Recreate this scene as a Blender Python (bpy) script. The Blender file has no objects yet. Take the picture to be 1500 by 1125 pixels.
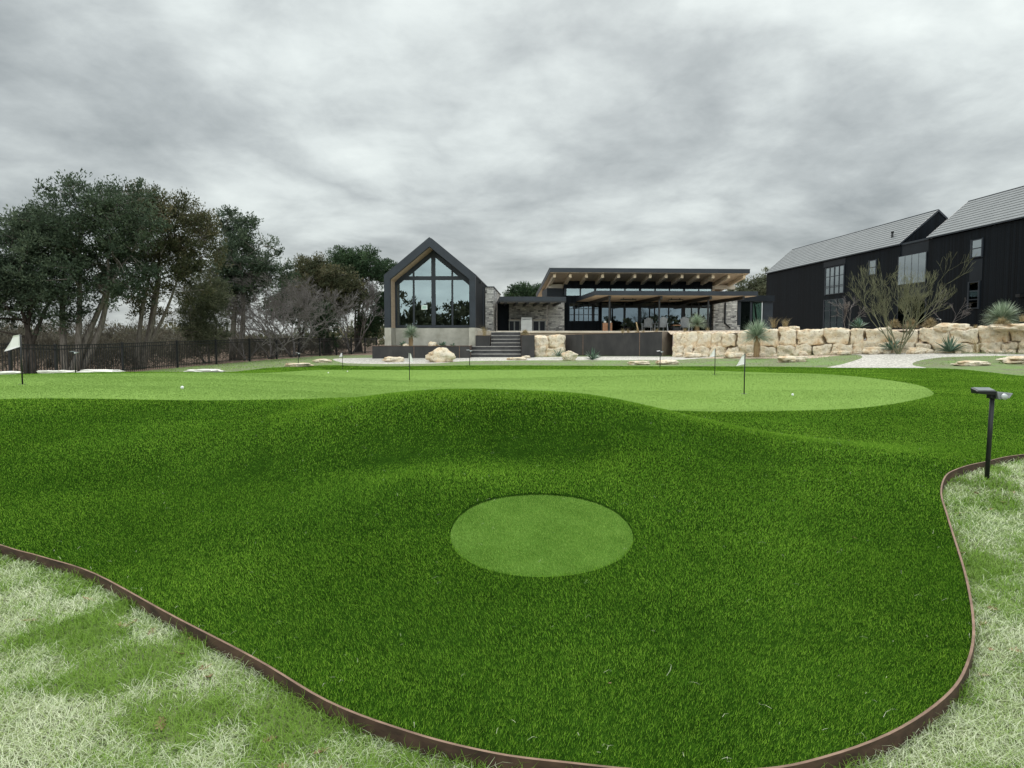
import bpy, bmesh, math, random
import numpy as np
from mathutils import Vector, Matrix, noise
from mathutils.geometry import delaunay_2d_cdt

rnd = random.Random(7)
nrs = np.random.RandomState(11)
scene = bpy.context.scene
col = scene.collection
R = math.radians

# ------------------------------------------------------------------ camera
F = 1040.0                       # focal length in pixels of a 1500 px wide frame
EYE = Vector((0.0, 0.0, 1.5))
PITCH = math.atan(67.5 / F)
SP, CP = math.sin(PITCH), math.cos(PITCH)

def ray(px, py):
    a, b = (px - 750.0) / F, (562.5 - py) / F
    return Vector((a, CP + b * SP, -SP + b * CP))

def P(px, py, Y):
    d = ray(px, py)
    return EYE + d * (Y / d.y)

cam = bpy.data.objects.new("camera", bpy.data.cameras.new("camera"))
col.objects.link(cam)
cam.location = EYE
cam.rotation_euler = (math.pi / 2 - PITCH, 0, 0)
cam.data.sensor_width = 36.0
cam.data.lens = F / 1500.0 * 36.0
cam.data.clip_start = 0.05
cam.data.clip_end = 3000.0
scene.camera = cam

# ------------------------------------------------------------------ materials
def srgb(r, g, b):
    f = lambda c: (c / 255 / 12.92) if c / 255 <= 0.04045 else ((c / 255 + 0.055) / 1.055) ** 2.4
    return (f(r), f(g), f(b))

class N:
    def __init__(s, name):
        s.m = bpy.data.materials.new(name)
        s.m.use_nodes = True
        s.t = s.m.node_tree
        s.bsdf = s.t.nodes["Principled BSDF"]
        s.out = s.t.nodes["Material Output"]
    def n(s, t, **kw):
        o = s.t.nodes.new(t)
        for k, v in kw.items():
            setattr(o, k, v)
        return o
    def l(s, a, b):
        s.t.links.new(a, b)
    def set(s, node, **kw):
        for k, v in kw.items():
            node.inputs[k.replace("_", " ")].default_value = v
    def coord(s):
        return s.n("ShaderNodeTexCoord").outputs["Object"]
    def noise(s, scale, detail=4, rough=0.55, vec=None, stretch=None):
        o = s.n("ShaderNodeTexNoise")
        o.inputs["Scale"].default_value = scale
        o.inputs["Detail"].default_value = detail
        o.inputs["Roughness"].default_value = rough
        v = vec if vec is not None else s.coord()
        if stretch:
            mp = s.n("ShaderNodeMapping")
            mp.inputs["Scale"].default_value = stretch
            s.l(v, mp.inputs["Vector"])
            v = mp.outputs["Vector"]
        s.l(v, o.inputs["Vector"])
        return o.outputs["Fac"]
    def ramp(s, fac, stops):
        o = s.n("ShaderNodeValToRGB")
        e = o.color_ramp.elements
        while len(e) < len(stops):
            e.new(0.5)
        for k, (p, c) in enumerate(stops):
            e[k].position = p
            e[k].color = (*c, 1)
        s.l(fac, o.inputs["Fac"])
        return o.outputs["Color"]
    def mix(s, fac, a, b, blend="MIX"):
        o = s.n("ShaderNodeMix", data_type="RGBA", blend_type=blend)
        for i, v in ((0, fac), (6, a), (7, b)):
            if isinstance(v, (int, float)):
                o.inputs[i].default_value = v
            elif isinstance(v, tuple):
                o.inputs[i].default_value = (*v, 1)
            else:
                s.l(v, o.inputs[i])
        return o.outputs[2]
    def math(s, op, a, b=0.0):
        o = s.n("ShaderNodeMath", operation=op)
        for i, v in enumerate((a, b)):
            if isinstance(v, (int, float)):
                o.inputs[i].default_value = v
            else:
                s.l(v, o.inputs[i])
        return o.outputs[0]
    def bump(s, h, strength=0.3, dist=0.02):
        o = s.n("ShaderNodeBump")
        o.inputs["Strength"].default_value = strength
        o.inputs["Distance"].default_value = dist
        s.l(h, o.inputs["Height"])
        s.l(o.outputs["Normal"], s.bsdf.inputs["Normal"])
    def base(s, c):
        if isinstance(c, tuple):
            s.bsdf.inputs["Base Color"].default_value = (*c, 1)
        else:
            s.l(c, s.bsdf.inputs["Base Color"])

def mottled(name, c1, c2, scale, rough=0.8, bump=0.0, bdist=0.02, detail=6, stretch=None, spec=0.3, metal=0.0, lo=0.3, hi=0.7, bscale=None):
    n = N(name)
    f = n.noise(scale, detail, 0.6, stretch=stretch)
    n.base(n.ramp(f, [(lo, c1), (hi, c2)]))
    n.bsdf.inputs["Roughness"].default_value = rough
    n.bsdf.inputs["Specular IOR Level"].default_value = spec
    n.bsdf.inputs["Metallic"].default_value = metal
    if bump:
        n.bump(n.noise(bscale or scale * 2.3, 8, 0.65, stretch=stretch), bump, bdist)
    return n.m

def leafy(name, stops, scale=0.8, rough=0.6, translucent=0.25):
    """foliage / blade material: a per-leaf random value plus a slow drift of hue"""
    n = N(name)
    at = n.n("ShaderNodeAttribute", attribute_name="tone")
    f = n.math("ADD", n.math("MULTIPLY", at.outputs["Fac"], 0.62),
               n.math("MULTIPLY", n.noise(scale, 3), 0.38))
    c = n.ramp(f, stops)
    n.base(c)
    n.bsdf.inputs["Roughness"].default_value = rough
    n.bsdf.inputs["Specular IOR Level"].default_value = 0.12
    if translucent:
        tr = n.n("ShaderNodeBsdfTranslucent")
        n.l(c, tr.inputs["Color"])
        mx = n.n("ShaderNodeMixShader")
        mx.inputs[0].default_value = translucent
        n.l(n.bsdf.outputs[0], mx.inputs[1])
        n.l(tr.outputs[0], mx.inputs[2])
        n.l(mx.outputs[0], n.out.inputs["Surface"])
    return n.m

def siding(name, c1, c2, board=0.14):
    n = N(name)
    sp = n.n("ShaderNodeSeparateXYZ")
    n.l(n.coord(), sp.inputs[0])
    u = n.math("ADD", sp.outputs[0], sp.outputs[1])
    t = n.math("DIVIDE", u, board)
    idn = n.math("FLOOR", t)
    wn = n.n("ShaderNodeTexWhiteNoise", noise_dimensions="1D")
    n.l(idn, wn.inputs["W"])
    fr = n.math("FRACT", t)
    gap = n.math("LESS_THAN", fr, 0.09)
    grain = n.noise(3.0, 6, stretch=(9, 9, 0.5))
    f = n.math("ADD", n.math("MULTIPLY", wn.outputs["Value"], 0.55), n.math("MULTIPLY", grain, 0.45))
    c = n.mix(gap, n.ramp(f, [(0.25, c1), (0.75, c2)]), (0.004, 0.005, 0.006))
    n.base(c)
    n.bsdf.inputs["Roughness"].default_value = 0.65
    n.bsdf.inputs["Specular IOR Level"].default_value = 0.12
    n.bump(n.math("SUBTRACT", grain, n.math("MULTIPLY", gap, 1.5)), 0.5, 0.01)
    return n.m

def ledgestone(name):
    n = N(name)
    sp = n.n("ShaderNodeSeparateXYZ")
    n.l(n.coord(), sp.inputs[0])
    u = n.math("ADD", sp.outputs[0], sp.outputs[1])
    cb = n.n("ShaderNodeCombineXYZ")
    n.l(u, cb.inputs[0])
    n.l(n.math("ADD", sp.outputs[2], n.math("MULTIPLY", n.noise(1.3, 2), 0.10)), cb.inputs[1])
    br = n.n("ShaderNodeTexBrick")
    br.offset = 0.37
    br.squash = 0.7
    br.squash_frequency = 3
    n.set(br, Color1=(0, 0, 0, 1), Color2=(1, 1, 1, 1), Mortar=(0.5, 0.5, 0.5, 1), Scale=1.0, Mortar_Size=0.012,
          Mortar_Smooth=0.3, Bias=0.0, Brick_Width=0.34, Row_Height=0.115)
    n.l(cb.outputs[0], br.inputs["Vector"])
    spots = n.noise(4.5, 6, 0.7)
    f = n.math("ADD", n.math("MULTIPLY", br.outputs["Color"], 0.5), n.math("MULTIPLY", spots, 0.55))
    c = n.ramp(f, [(0.24, (0.06, 0.06, 0.065)), (0.36, (0.33, 0.32, 0.31)), (0.58, (0.58, 0.56, 0.53)), (0.82, (0.80, 0.78, 0.73))])
    c = n.mix(br.outputs["Fac"], c, (0.42, 0.405, 0.38))
    n.base(c)
    n.bsdf.inputs["Roughness"].default_value = 0.9
    n.bump(n.math("SUBTRACT", spots, br.outputs["Fac"]), 0.8, 0.04)
    return n.m

def glass(name, refl, tint, gl=(0.75, 0.85, 0.9)):
    n = N(name)
    tr = n.n("ShaderNodeBsdfTransparent")
    tr.inputs[0].default_value = (*tint, 1)
    g = n.n("ShaderNodeBsdfGlossy")
    g.inputs["Color"].default_value = (*gl, 1)
    g.inputs["Roughness"].default_value = 0.01
    n.bsdf.inputs["Roughness"].default_value = 0.02
    n.bump(n.noise(0.35, 2), 0.05, 0.03)
    bm = [x for x in n.t.nodes if x.type == "BUMP"][0]
    n.l(bm.outputs[0], g.inputs["Normal"])
    mx = n.n("ShaderNodeMixShader")
    mx.inputs[0].default_value = refl
    n.l(tr.outputs[0], mx.inputs[1])
    n.l(g.outputs[0], mx.inputs[2])
    n.l(mx.outputs[0], n.out.inputs["Surface"])
    return n.m

def turf_surface(name, c1, c2, c3, fine, bumps, bd=0.01):
    n = N(name)
    f1 = n.noise(fine, 3, 0.7)
    f2 = n.noise(1.1, 4, 0.6)
    f3 = n.noise(fine * 0.22, 5, 0.7)
    f = n.math("ADD", n.math("MULTIPLY", f1, 0.42), n.math("ADD", n.math("MULTIPLY", f2, 0.22), n.math("MULTIPLY", f3, 0.36)))
    n.base(n.ramp(f, [(0.36, c1), (0.5, c2), (0.64, c3)]))
    n.bsdf.inputs["Roughness"].default_value = 0.75
    n.bsdf.inputs["Specular IOR Level"].default_value = 0.0
    n.bump(f1, bumps, bd)
    return n.m

M = {}
M["turf_base"] = turf_surface("turf_base", (0.006, 0.018, 0.002), (0.015, 0.042, 0.004), (0.03, 0.075, 0.008), 60, 0.9)  # thatch backing, colour darkened to stand for shade between the blades
M["green"] = turf_surface("putting_turf", (0.155, 0.25, 0.057), (0.195, 0.305, 0.073), (0.235, 0.355, 0.096), 45, 0.4)
M["chip"] = turf_surface("chipping_turf", (0.05, 0.115, 0.014), (0.085, 0.175, 0.026), (0.14, 0.25, 0.048), 3.5, 0.4)
def lawn_mat():
    n = N("lawn_soil_grass")
    f = n.noise(0.55, 6, 0.65)
    g = n.noise(14, 4, 0.7)
    pale = n.ramp(g, [(0.3, (0.045, 0.05, 0.022)), (0.55, (0.15, 0.17, 0.07)), (0.75, (0.30, 0.32, 0.16))])
    grn = n.ramp(g, [(0.3, (0.055, 0.10, 0.02)), (0.6, (0.15, 0.25, 0.045)), (0.8, (0.25, 0.34, 0.09))])
    n.base(n.mix(n.ramp(f, [(0.42, (0, 0, 0)), (0.6, (1, 1, 1))]), pale, grn))
    n.bsdf.inputs["Roughness"].default_value = 0.9
    n.bump(g, 0.7, 0.03)
    return n.m
M["lawn"] = lawn_mat()
M["dirt"] = mottled("leaf_litter", (0.11, 0.078, 0.058), (0.38, 0.265, 0.195), 3.0, 0.95, 0.7, 0.06)
def gravel_mat(name, a, b, c, sc):
    n = N(name)
    v = n.n("ShaderNodeTexVoronoi")
    v.inputs["Scale"].default_value = sc
    n.l(n.coord(), v.inputs["Vector"])
    sp = n.n("ShaderNodeSeparateColor")
    n.l(v.outputs["Color"], sp.inputs[0])
    n.base(n.ramp(sp.outputs[0], [(0.1, a), (0.5, b), (0.95, c)]))
    n.bsdf.inputs["Roughness"].default_value = 0.9
    n.bump(n.math("MULTIPLY", v.outputs["Distance"], -1.0), 0.9, 0.02)
    return n.m
M["gravel"] = gravel_mat("pale_gravel", (0.26, 0.24, 0.21), (0.46, 0.43, 0.38), (0.66, 0.62, 0.56), 16)
M["bed"] = gravel_mat("decomposed_granite", (0.22, 0.15, 0.10), (0.42, 0.32, 0.23), (0.6, 0.5, 0.38), 12)
M["blade"] = leafy("turf_blade", [(0.15, (0.022, 0.080, 0.005)), (0.5, (0.122, 0.285, 0.017)), (0.85, (0.37, 0.60, 0.065))], 0.9, 0.8, 0.25)
M["chip_blade"] = leafy("chipping_blade", [(0.15, (0.07, 0.155, 0.018)), (0.5, (0.18, 0.325, 0.048)), (0.85, (0.38, 0.55, 0.13))], 2.5, 0.8, 0.2)
M["green_blade"] = leafy("putting_blade", [(0.15, (0.135, 0.23, 0.047)), (0.5, (0.195, 0.31, 0.071)), (0.85, (0.28, 0.41, 0.11))], 0.9, 0.6, 0.2)
M["lawn_blade"] = leafy("lawn_blade", [(0.10, (0.075, 0.165, 0.010)), (0.32, (0.20, 0.34, 0.045)), (0.46, (0.32, 0.41, 0.14)), (0.62, (0.52, 0.60, 0.37)), (0.85, (0.77, 0.79, 0.58))], 1.2, 0.6, 0.2)
M["strand"] = leafy("dry_strand", [(0.2, (0.45, 0.5, 0.3)), (0.8, (0.75, 0.74, 0.58))], 1, 0.6, 0.1)
M["rust"] = mottled("rusty_steel", (0.035, 0.022, 0.017), (0.125, 0.072, 0.05), 7, 0.75, 0.25, 0.004, stretch=(1, 1, 2.5))
M["rust_top"] = mottled("rusty_steel_lip", (0.13, 0.075, 0.05), (0.30, 0.19, 0.13), 9, 0.7)
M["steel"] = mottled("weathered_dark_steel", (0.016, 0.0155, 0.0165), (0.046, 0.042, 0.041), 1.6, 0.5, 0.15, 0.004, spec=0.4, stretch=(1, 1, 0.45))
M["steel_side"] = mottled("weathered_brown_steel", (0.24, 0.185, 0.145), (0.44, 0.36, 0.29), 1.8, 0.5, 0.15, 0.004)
M["black_metal"] = mottled("black_metal", (0.008, 0.009, 0.010), (0.018, 0.019, 0.021), 6, 0.42, spec=0.4)
M["trim"] = mottled("dark_steel_trim", (0.017, 0.022, 0.030), (0.028, 0.036, 0.048), 1.2, 0.45, spec=0.35)
M["siding"] = siding("charred_timber_boards", (0.002, 0.0035, 0.0055), (0.0055, 0.0085, 0.0125))
M["panel"] = mottled("smooth_dark_panel", (0.008, 0.011, 0.015), (0.014, 0.018, 0.024), 0.8, 0.5, spec=.2)
M["wood"] = mottled("pale_cedar", (0.50, 0.38, 0.265), (0.66, 0.52, 0.385), 1.6, 0.6, 0.15, 0.004, stretch=(7, 0.8, 7))
M["glulam"] = mottled("glulam_timber", (0.64, 0.51, 0.36), (0.82, 0.69, 0.52), 2, 0.6, 0.1, 0.004, stretch=(6, 0.8, 6))
M["wood_end"] = mottled("cut_timber_end", (0.62, 0.48, 0.32), (0.8, 0.66, 0.47), 6, 0.7)
M["stone"] = ledgestone("grey_ledgestone")
M["concrete"] = mottled("board_concrete", (0.33, 0.315, 0.265), (0.54, 0.52, 0.455), 1.4, 0.85, 0.2, 0.01)
M["slab"] = mottled("limestone_paving", (0.46, 0.40, 0.32), (0.66, 0.59, 0.49), 1.2, 0.8, 0.15, 0.01)
M["slate"] = mottled("dark_step_stone", (0.035, 0.034, 0.036), (0.085, 0.082, 0.084), 3, 0.6, 0.2, 0.01)
M["tread"] = mottled("worn_tread", (0.25, 0.235, 0.22), (0.43, 0.41, 0.38), 4, 0.7, 0.2, 0.01)
def limestone(name, gain=1.0):
    n = N(name)
    f = n.noise(1.5, 8, 0.68)
    pits = n.noise(6.5, 6, 0.75)
    c = n.ramp(f, [(0.28, (0.50 * gain, 0.29 * gain, 0.14 * gain)), (0.40, (0.76 * gain, 0.55 * gain, 0.345 * gain)), (0.52, (0.88 * gain, 0.75 * gain, 0.565 * gain)), (0.72, (0.91 * gain, 0.84 * gain, 0.71 * gain))])
    c = n.mix(n.ramp(pits, [(0.33, (1, 1, 1)), (0.42, (0, 0, 0))]), c, (0.20, 0.13, 0.08))
    stain = n.noise(0.9, 7, 0.72)
    c = n.mix(n.ramp(stain, [(0.56, (0, 0, 0)), (0.72, (0.75, 0.75, 0.75))]), c, (0.40, 0.30, 0.215))
    n.base(c)
    n.bsdf.inputs["Roughness"].default_value = 0.92
    n.bump(n.math("ADD", f, n.math("MULTIPLY", pits, 0.8)), 1.0, 0.14)
    return n.m
M["limestone"] = limestone("rough_limestone")
M["limestone_pale"] = limestone("pale_limestone", 1.03)
M["white_stone"] = mottled("white_flat_stone", (0.62, 0.59, 0.52), (0.84, 0.82, 0.76), 3, 0.9, 0.6, 0.03)
M["roof"] = mottled("grey_roof_slate", (0.205, 0.215, 0.22), (0.24, 0.25, 0.255), 0.9, 0.8, spec=0.1)
M["bark"] = mottled("grey_bark", (0.075, 0.065, 0.055), (0.26, 0.23, 0.20), 5, 0.95, 0.8, 0.03, stretch=(4, 4, 0.6))
M["bark_dark"] = mottled("dark_bark", (0.022, 0.018, 0.015), (0.09, 0.075, 0.063), 5, 0.95, 0.8, 0.03, stretch=(4, 4, 0.6))
M["bark_bare"] = mottled("ash_grey_twig", (0.12, 0.105, 0.10), (0.27, 0.245, 0.235), 4, 0.95)
M["bark_verde"] = mottled("olive_green_bark", (0.075, 0.077, 0.042), (0.23, 0.225, 0.135), 2.5, 0.8)
M["leaf_dark"] = leafy("juniper_leaf", [(0.2, (0.024, 0.038, 0.024)), (0.55, (0.075, 0.105, 0.066)), (0.85, (0.165, 0.205, 0.125))], 0.35)
M["leaf_brown"] = leafy("bronzed_leaf", [(0.2, (0.028, 0.037, 0.02)), (0.5, (0.085, 0.092, 0.048)), (0.85, (0.19, 0.155, 0.088))], 0.35)
M["leaf_olive"] = leafy("olive_leaf", [(0.2, (0.045, 0.055, 0.032)), (0.55, (0.125, 0.138, 0.082)), (0.85, (0.24, 0.24, 0.155))], 0.5)
M["leaf_green"] = leafy("oak_leaf", [(0.2, (0.016, 0.032, 0.016)), (0.55, (0.045, 0.08, 0.038)), (0.85, (0.095, 0.14, 0.065))], 0.4)
M["brush"] = leafy("dry_brush", [(0.2, (0.042, 0.039, 0.030)), (0.55, (0.105, 0.097, 0.074)), (0.85, (0.20, 0.185, 0.145))], 0.5)
M["yucca"] = leafy("yucca_blade", [(0.2, (0.16, 0.22, 0.145)), (0.5, (0.32, 0.40, 0.285)), (0.85, (0.55, 0.61, 0.48))], 2, 0.5, 0.1)
M["agave"] = leafy("agave_blade", [(0.2, (0.05, 0.095, 0.065)), (0.5, (0.115, 0.185, 0.13)), (0.85, (0.22, 0.30, 0.22))], 2, 0.5, 0.05)
M["straw"] = leafy("straw_grass", [(0.2, (0.20, 0.15, 0.075)), (0.5, (0.36, 0.285, 0.15)), (0.85, (0.52, 0.44, 0.28))], 2, 0.7, 0.2)
M["thatch"] = mottled("dead_leaf_thatch", (0.24, 0.16, 0.085), (0.5, 0.37, 0.22), 9, 0.95, 0.7, 0.03, stretch=(3, 3, 0.6))
M["cloth"] = leafy("white_nylon", [(0.2, (0.90, 0.88, 0.90)), (0.8, (0.96, 0.93, 0.95))], 3, 0.7, 0.7)
M["ball"] = mottled("white_ball", (0.8, 0.8, 0.8), (0.86, 0.86, 0.86), 20, 0.35)
M["grey_plastic"] = mottled("grey_plastic", (0.16, 0.17, 0.17), (0.24, 0.25, 0.25), 14, 0.45)
M["solar"] = mottled("solar_panel", (0.10, 0.12, 0.115), (0.17, 0.19, 0.185), 12, 0.3, spec=0.6)
M["lens"] = mottled("frosted_lens", (0.5, 0.52, 0.52), (0.62, 0.64, 0.64), 10, 0.25)
M["leaf_dead"] = mottled("dead_oak_leaf", (0.16, 0.09, 0.045), (0.42, 0.29, 0.17), 18, 0.8)
M["chair_grey"] = mottled("grey_painted_wood", (0.24, 0.26, 0.28), (0.33, 0.35, 0.37), 5, 0.6)
M["terracotta"] = mottled("orange_timber", (0.30, 0.14, 0.075), (0.44, 0.23, 0.13), 5, 0.7)
M["interior"] = mottled("interior_wall", (0.10, 0.10, 0.095), (0.15, 0.15, 0.14), 0.7, 0.9)
M["curtain"] = mottled("pale_curtain", (0.35, 0.36, 0.34), (0.48, 0.48, 0.45), 2, 0.9, stretch=(8, 8, 0.2))
M["cabinet"] = mottled("grey_cabinet", (0.22, 0.23, 0.22), (0.31, 0.32, 0.31), 2, 0.6)
M["stainless"] = mottled("stainless_steel", (0.5, 0.5, 0.49), (0.64, 0.64, 0.62), 3, 0.35, metal=0.6)
M["paper"] = mottled("paper_notice", (0.68, 0.78, 0.72), (0.76, 0.84, 0.79), 5, 0.8)
M["paper_print"] = mottled("pale_green_print", (0.35, 0.55, 0.46), (0.42, 0.62, 0.52), 5, 0.8)
M["glass_house"] = glass("tinted_glass", 0.40, (0.42, 0.47, 0.46), (0.35, 0.42, 0.44))
M["glass_pav"] = glass("reflective_glass", 0.60, (0.20, 0.24, 0.26), (0.135, 0.17, 0.195))
M["glass_wing"] = glass("window_glass", 0.5, (0.25, 0.28, 0.28), (0.72, 0.78, 0.80))
M["glass_link"] = glass("green_glass", 0.10, (0.25, 0.35, 0.30))
M["lamp"] = mottled("white_globe", (0.7, 0.68, 0.62), (0.8, 0.78, 0.72), 3, 0.4)

# ------------------------------------------------------------------ mesh helpers
def mesh_np(name, verts, faces_flat, k, mat, tone=None, smooth=False, parent=None):
    """numpy mesh: faces_flat is an (n,k) index array"""
    me = bpy.data.meshes.new(name)
    nv, nf = len(verts), len(faces_flat)
    me.vertices.add(nv)
    me.vertices.foreach_set("co", np.asarray(verts, np.float32).ravel())
    me.loops.add(nf * k)
    me.loops.foreach_set("vertex_index", np.asarray(faces_flat, np.int32).ravel())
    me.polygons.add(nf)
    me.polygons.foreach_set("loop_start", np.arange(0, nf * k, k, dtype=np.int32))
    me.polygons.foreach_set("loop_total", np.full(nf, k, np.int32))
    if smooth:
        me.polygons.foreach_set("use_smooth", np.ones(nf, bool))
    me.update(calc_edges=True)
    if tone is not None:
        a = me.attributes.new("tone", "FLOAT", "FACE")
        a.data.foreach_set("value", np.asarray(tone, np.float32))
    me.materials.append(mat)
    o = bpy.data.objects.new(name, me)
    col.objects.link(o)
    if parent:
        o.parent = parent
    return o

class MB:
    def __init__(s):
        s.v, s.f, s.s = [], [], []
    def add(s, vs, fs, smooth=False):
        k = len(s.v)
        s.v += [tuple(v) for v in vs]
        for f in fs:
            s.f.append([i + k for i in f])
            s.s.append(smooth)
        return s
    def box(s, x0, x1, y0, y1, z0, z1):
        vs = [(x, y, z) for z in (z0, z1) for y in (y0, y1) for x in (x0, x1)]
        return s.add(vs, [(0, 2, 3, 1), (4, 5, 7, 6), (0, 1, 5, 4), (2, 6, 7, 3), (0, 4, 6, 2), (1, 3, 7, 5)])
    def hexa(s, b, t):
        """solid from bottom loop b and top loop t"""
        n = len(b)
        fs = [tuple(reversed(range(n))), tuple(range(n, 2 * n))]
        fs += [(i, (i + 1) % n, n + (i + 1) % n, n + i) for i in range(n)]
        return s.add(list(b) + list(t), fs)
    def prism_y(s, poly, y0, y1):
        """polygon in xz (counter-clockwise seen from -y) pushed from y0 to y1"""
        return s.hexa([(x, y1, z) for x, z in poly], [(x, y0, z) for x, z in poly])
    def prism_x(s, poly, x0, x1):
        return s.hexa([(x0, y, z) for y, z in poly], [(x1, y, z) for y, z in poly])
    def tube(s, pts, rad, n=6, cap=True):
        pts = [Vector(p) for p in pts]
        if isinstance(rad, (int, float)):
            rad = [rad] * len(pts)
        vs = []
        for i, p in enumerate(pts):
            d = (pts[min(i + 1, len(pts) - 1)] - pts[max(i - 1, 0)])
            d = d.normalized() if d.length > 1e-9 else Vector((0, 0, 1))
            a = d.orthogonal().normalized() if abs(d.z) < 0.999 else Vector((1, 0, 0))
            ref = Vector((0.31, 0.95, 0.07))
            a = (ref - d * ref.dot(d))
            a = a.normalized() if a.length > 1e-3 else d.orthogonal().normalized()
            b = d.cross(a)
            for k in range(n):
                t = 2 * math.pi * k / n
                vs.append(p + (a * math.cos(t) + b * math.sin(t)) * rad[i])
        fs = []
        for i in range(len(pts) - 1):
            for k in range(n):
                fs.append((i * n + k, i * n + (k + 1) % n, (i + 1) * n + (k + 1) % n, (i + 1) * n + k))
        if cap:
            fs.append(tuple(reversed(range(n))))
            fs.append(tuple(range((len(pts) - 1) * n, len(pts) * n)))
        return s.add(vs, fs, True)
    def lathe(s, prof, n=16, c=(0, 0, 0)):
        vs = [(c[0] + r * math.cos(2 * math.pi * k / n), c[1] + r * math.sin(2 * math.pi * k / n), c[2] + z) for r, z in prof for k in range(n)]
        fs = [(i * n + k, i * n + (k + 1) % n, (i + 1) * n + (k + 1) % n, (i + 1) * n + k) for i in range(len(prof) - 1) for k in range(n)]
        fs += [tuple(reversed(range(n))), tuple(range((len(prof) - 1) * n, len(prof) * n))]
        return s.add(vs, fs, True)
    def build(s, name, mat, parent=None, loc=None, bevel=0.0, tone=False):
        me = bpy.data.meshes.new(name)
        me.from_pydata(s.v, [], s.f)
        me.polygons.foreach_set("use_smooth", s.s)
        me.update()
        me.materials.append(M[mat] if isinstance(mat, str) else mat)
        if tone:
            a = me.attributes.new("tone", "FLOAT", "FACE")
            a.data.foreach_set("value", np.random.RandomState(len(s.f)).rand(len(s.f)).astype(np.float32))
        o = bpy.data.objects.new(name, me)
        col.objects.link(o)
        if loc is not None:
            o.location = loc
        if parent:
            o.parent = parent
        if bevel:
            b = o.modifiers.new("bevel", "BEVEL")
            b.width = bevel
            b.segments = 2
            b.limit_method = "ANGLE"
        return o

def tag(o, label, cat, group=None, kind=None):
    o["label"] = label
    o["category"] = cat
    if group:
        o["group"] = group
    if kind:
        o["kind"] = kind
    return o

def thing(name, label, cat, loc=(0, 0, 0), rz=0.0, group=None):
    o = bpy.data.objects.new(name, None)
    col.objects.link(o)
    o.empty_display_size = 0.2
    o.location = loc
    o.rotation_euler = (0, 0, rz)
    return tag(o, label, cat, group)

def struct(o):
    o["kind"] = "structure"
    return o

def dup(root, loc, rz=None, label=None, scale=None):
    r = root.copy()
    col.objects.link(r)
    r.location = loc
    if rz is not None:
        r.rotation_euler = (0, 0, rz)
    if scale is not None:
        r.scale = (scale,) * 3
    if label:
        r["label"] = label
    for ch in list(root.children):
        c = ch.copy()
        col.objects.link(c)
        c.parent = r
        for g in list(ch.children):
            d = g.copy()
            col.objects.link(d)
            d.parent = c
    return r

class Frame:
    """a building's own axes: x right, y back, z up"""
    def __init__(s, o, tilt):
        s.o = Vector(o)
        s.a = -math.atan(tilt)            # tilt = dx/dy of the depth axis
        s.u = Vector((math.cos(s.a), math.sin(s.a), 0))
        s.v = Vector((-math.sin(s.a), math.cos(s.a), 0))
    def on_y(s, px, py, ly):
        d = ray(px, py)
        t = (ly - (EYE - s.o).dot(s.v)) / d.dot(s.v)
        q = EYE + d * t - s.o
        return q.dot(s.u), q.z
    def on_x(s, px, py, lx):
        d = ray(px, py)
        t = (lx - (EYE - s.o).dot(s.u)) / d.dot(s.u)
        q = EYE + d * t - s.o
        return q.dot(s.v), q.z
    def x(s, px, ly):
        return s.on_y(px, 495, ly)[0]
    def z(s, px, py, ly):
        return s.on_y(px, py, ly)[1]

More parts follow.
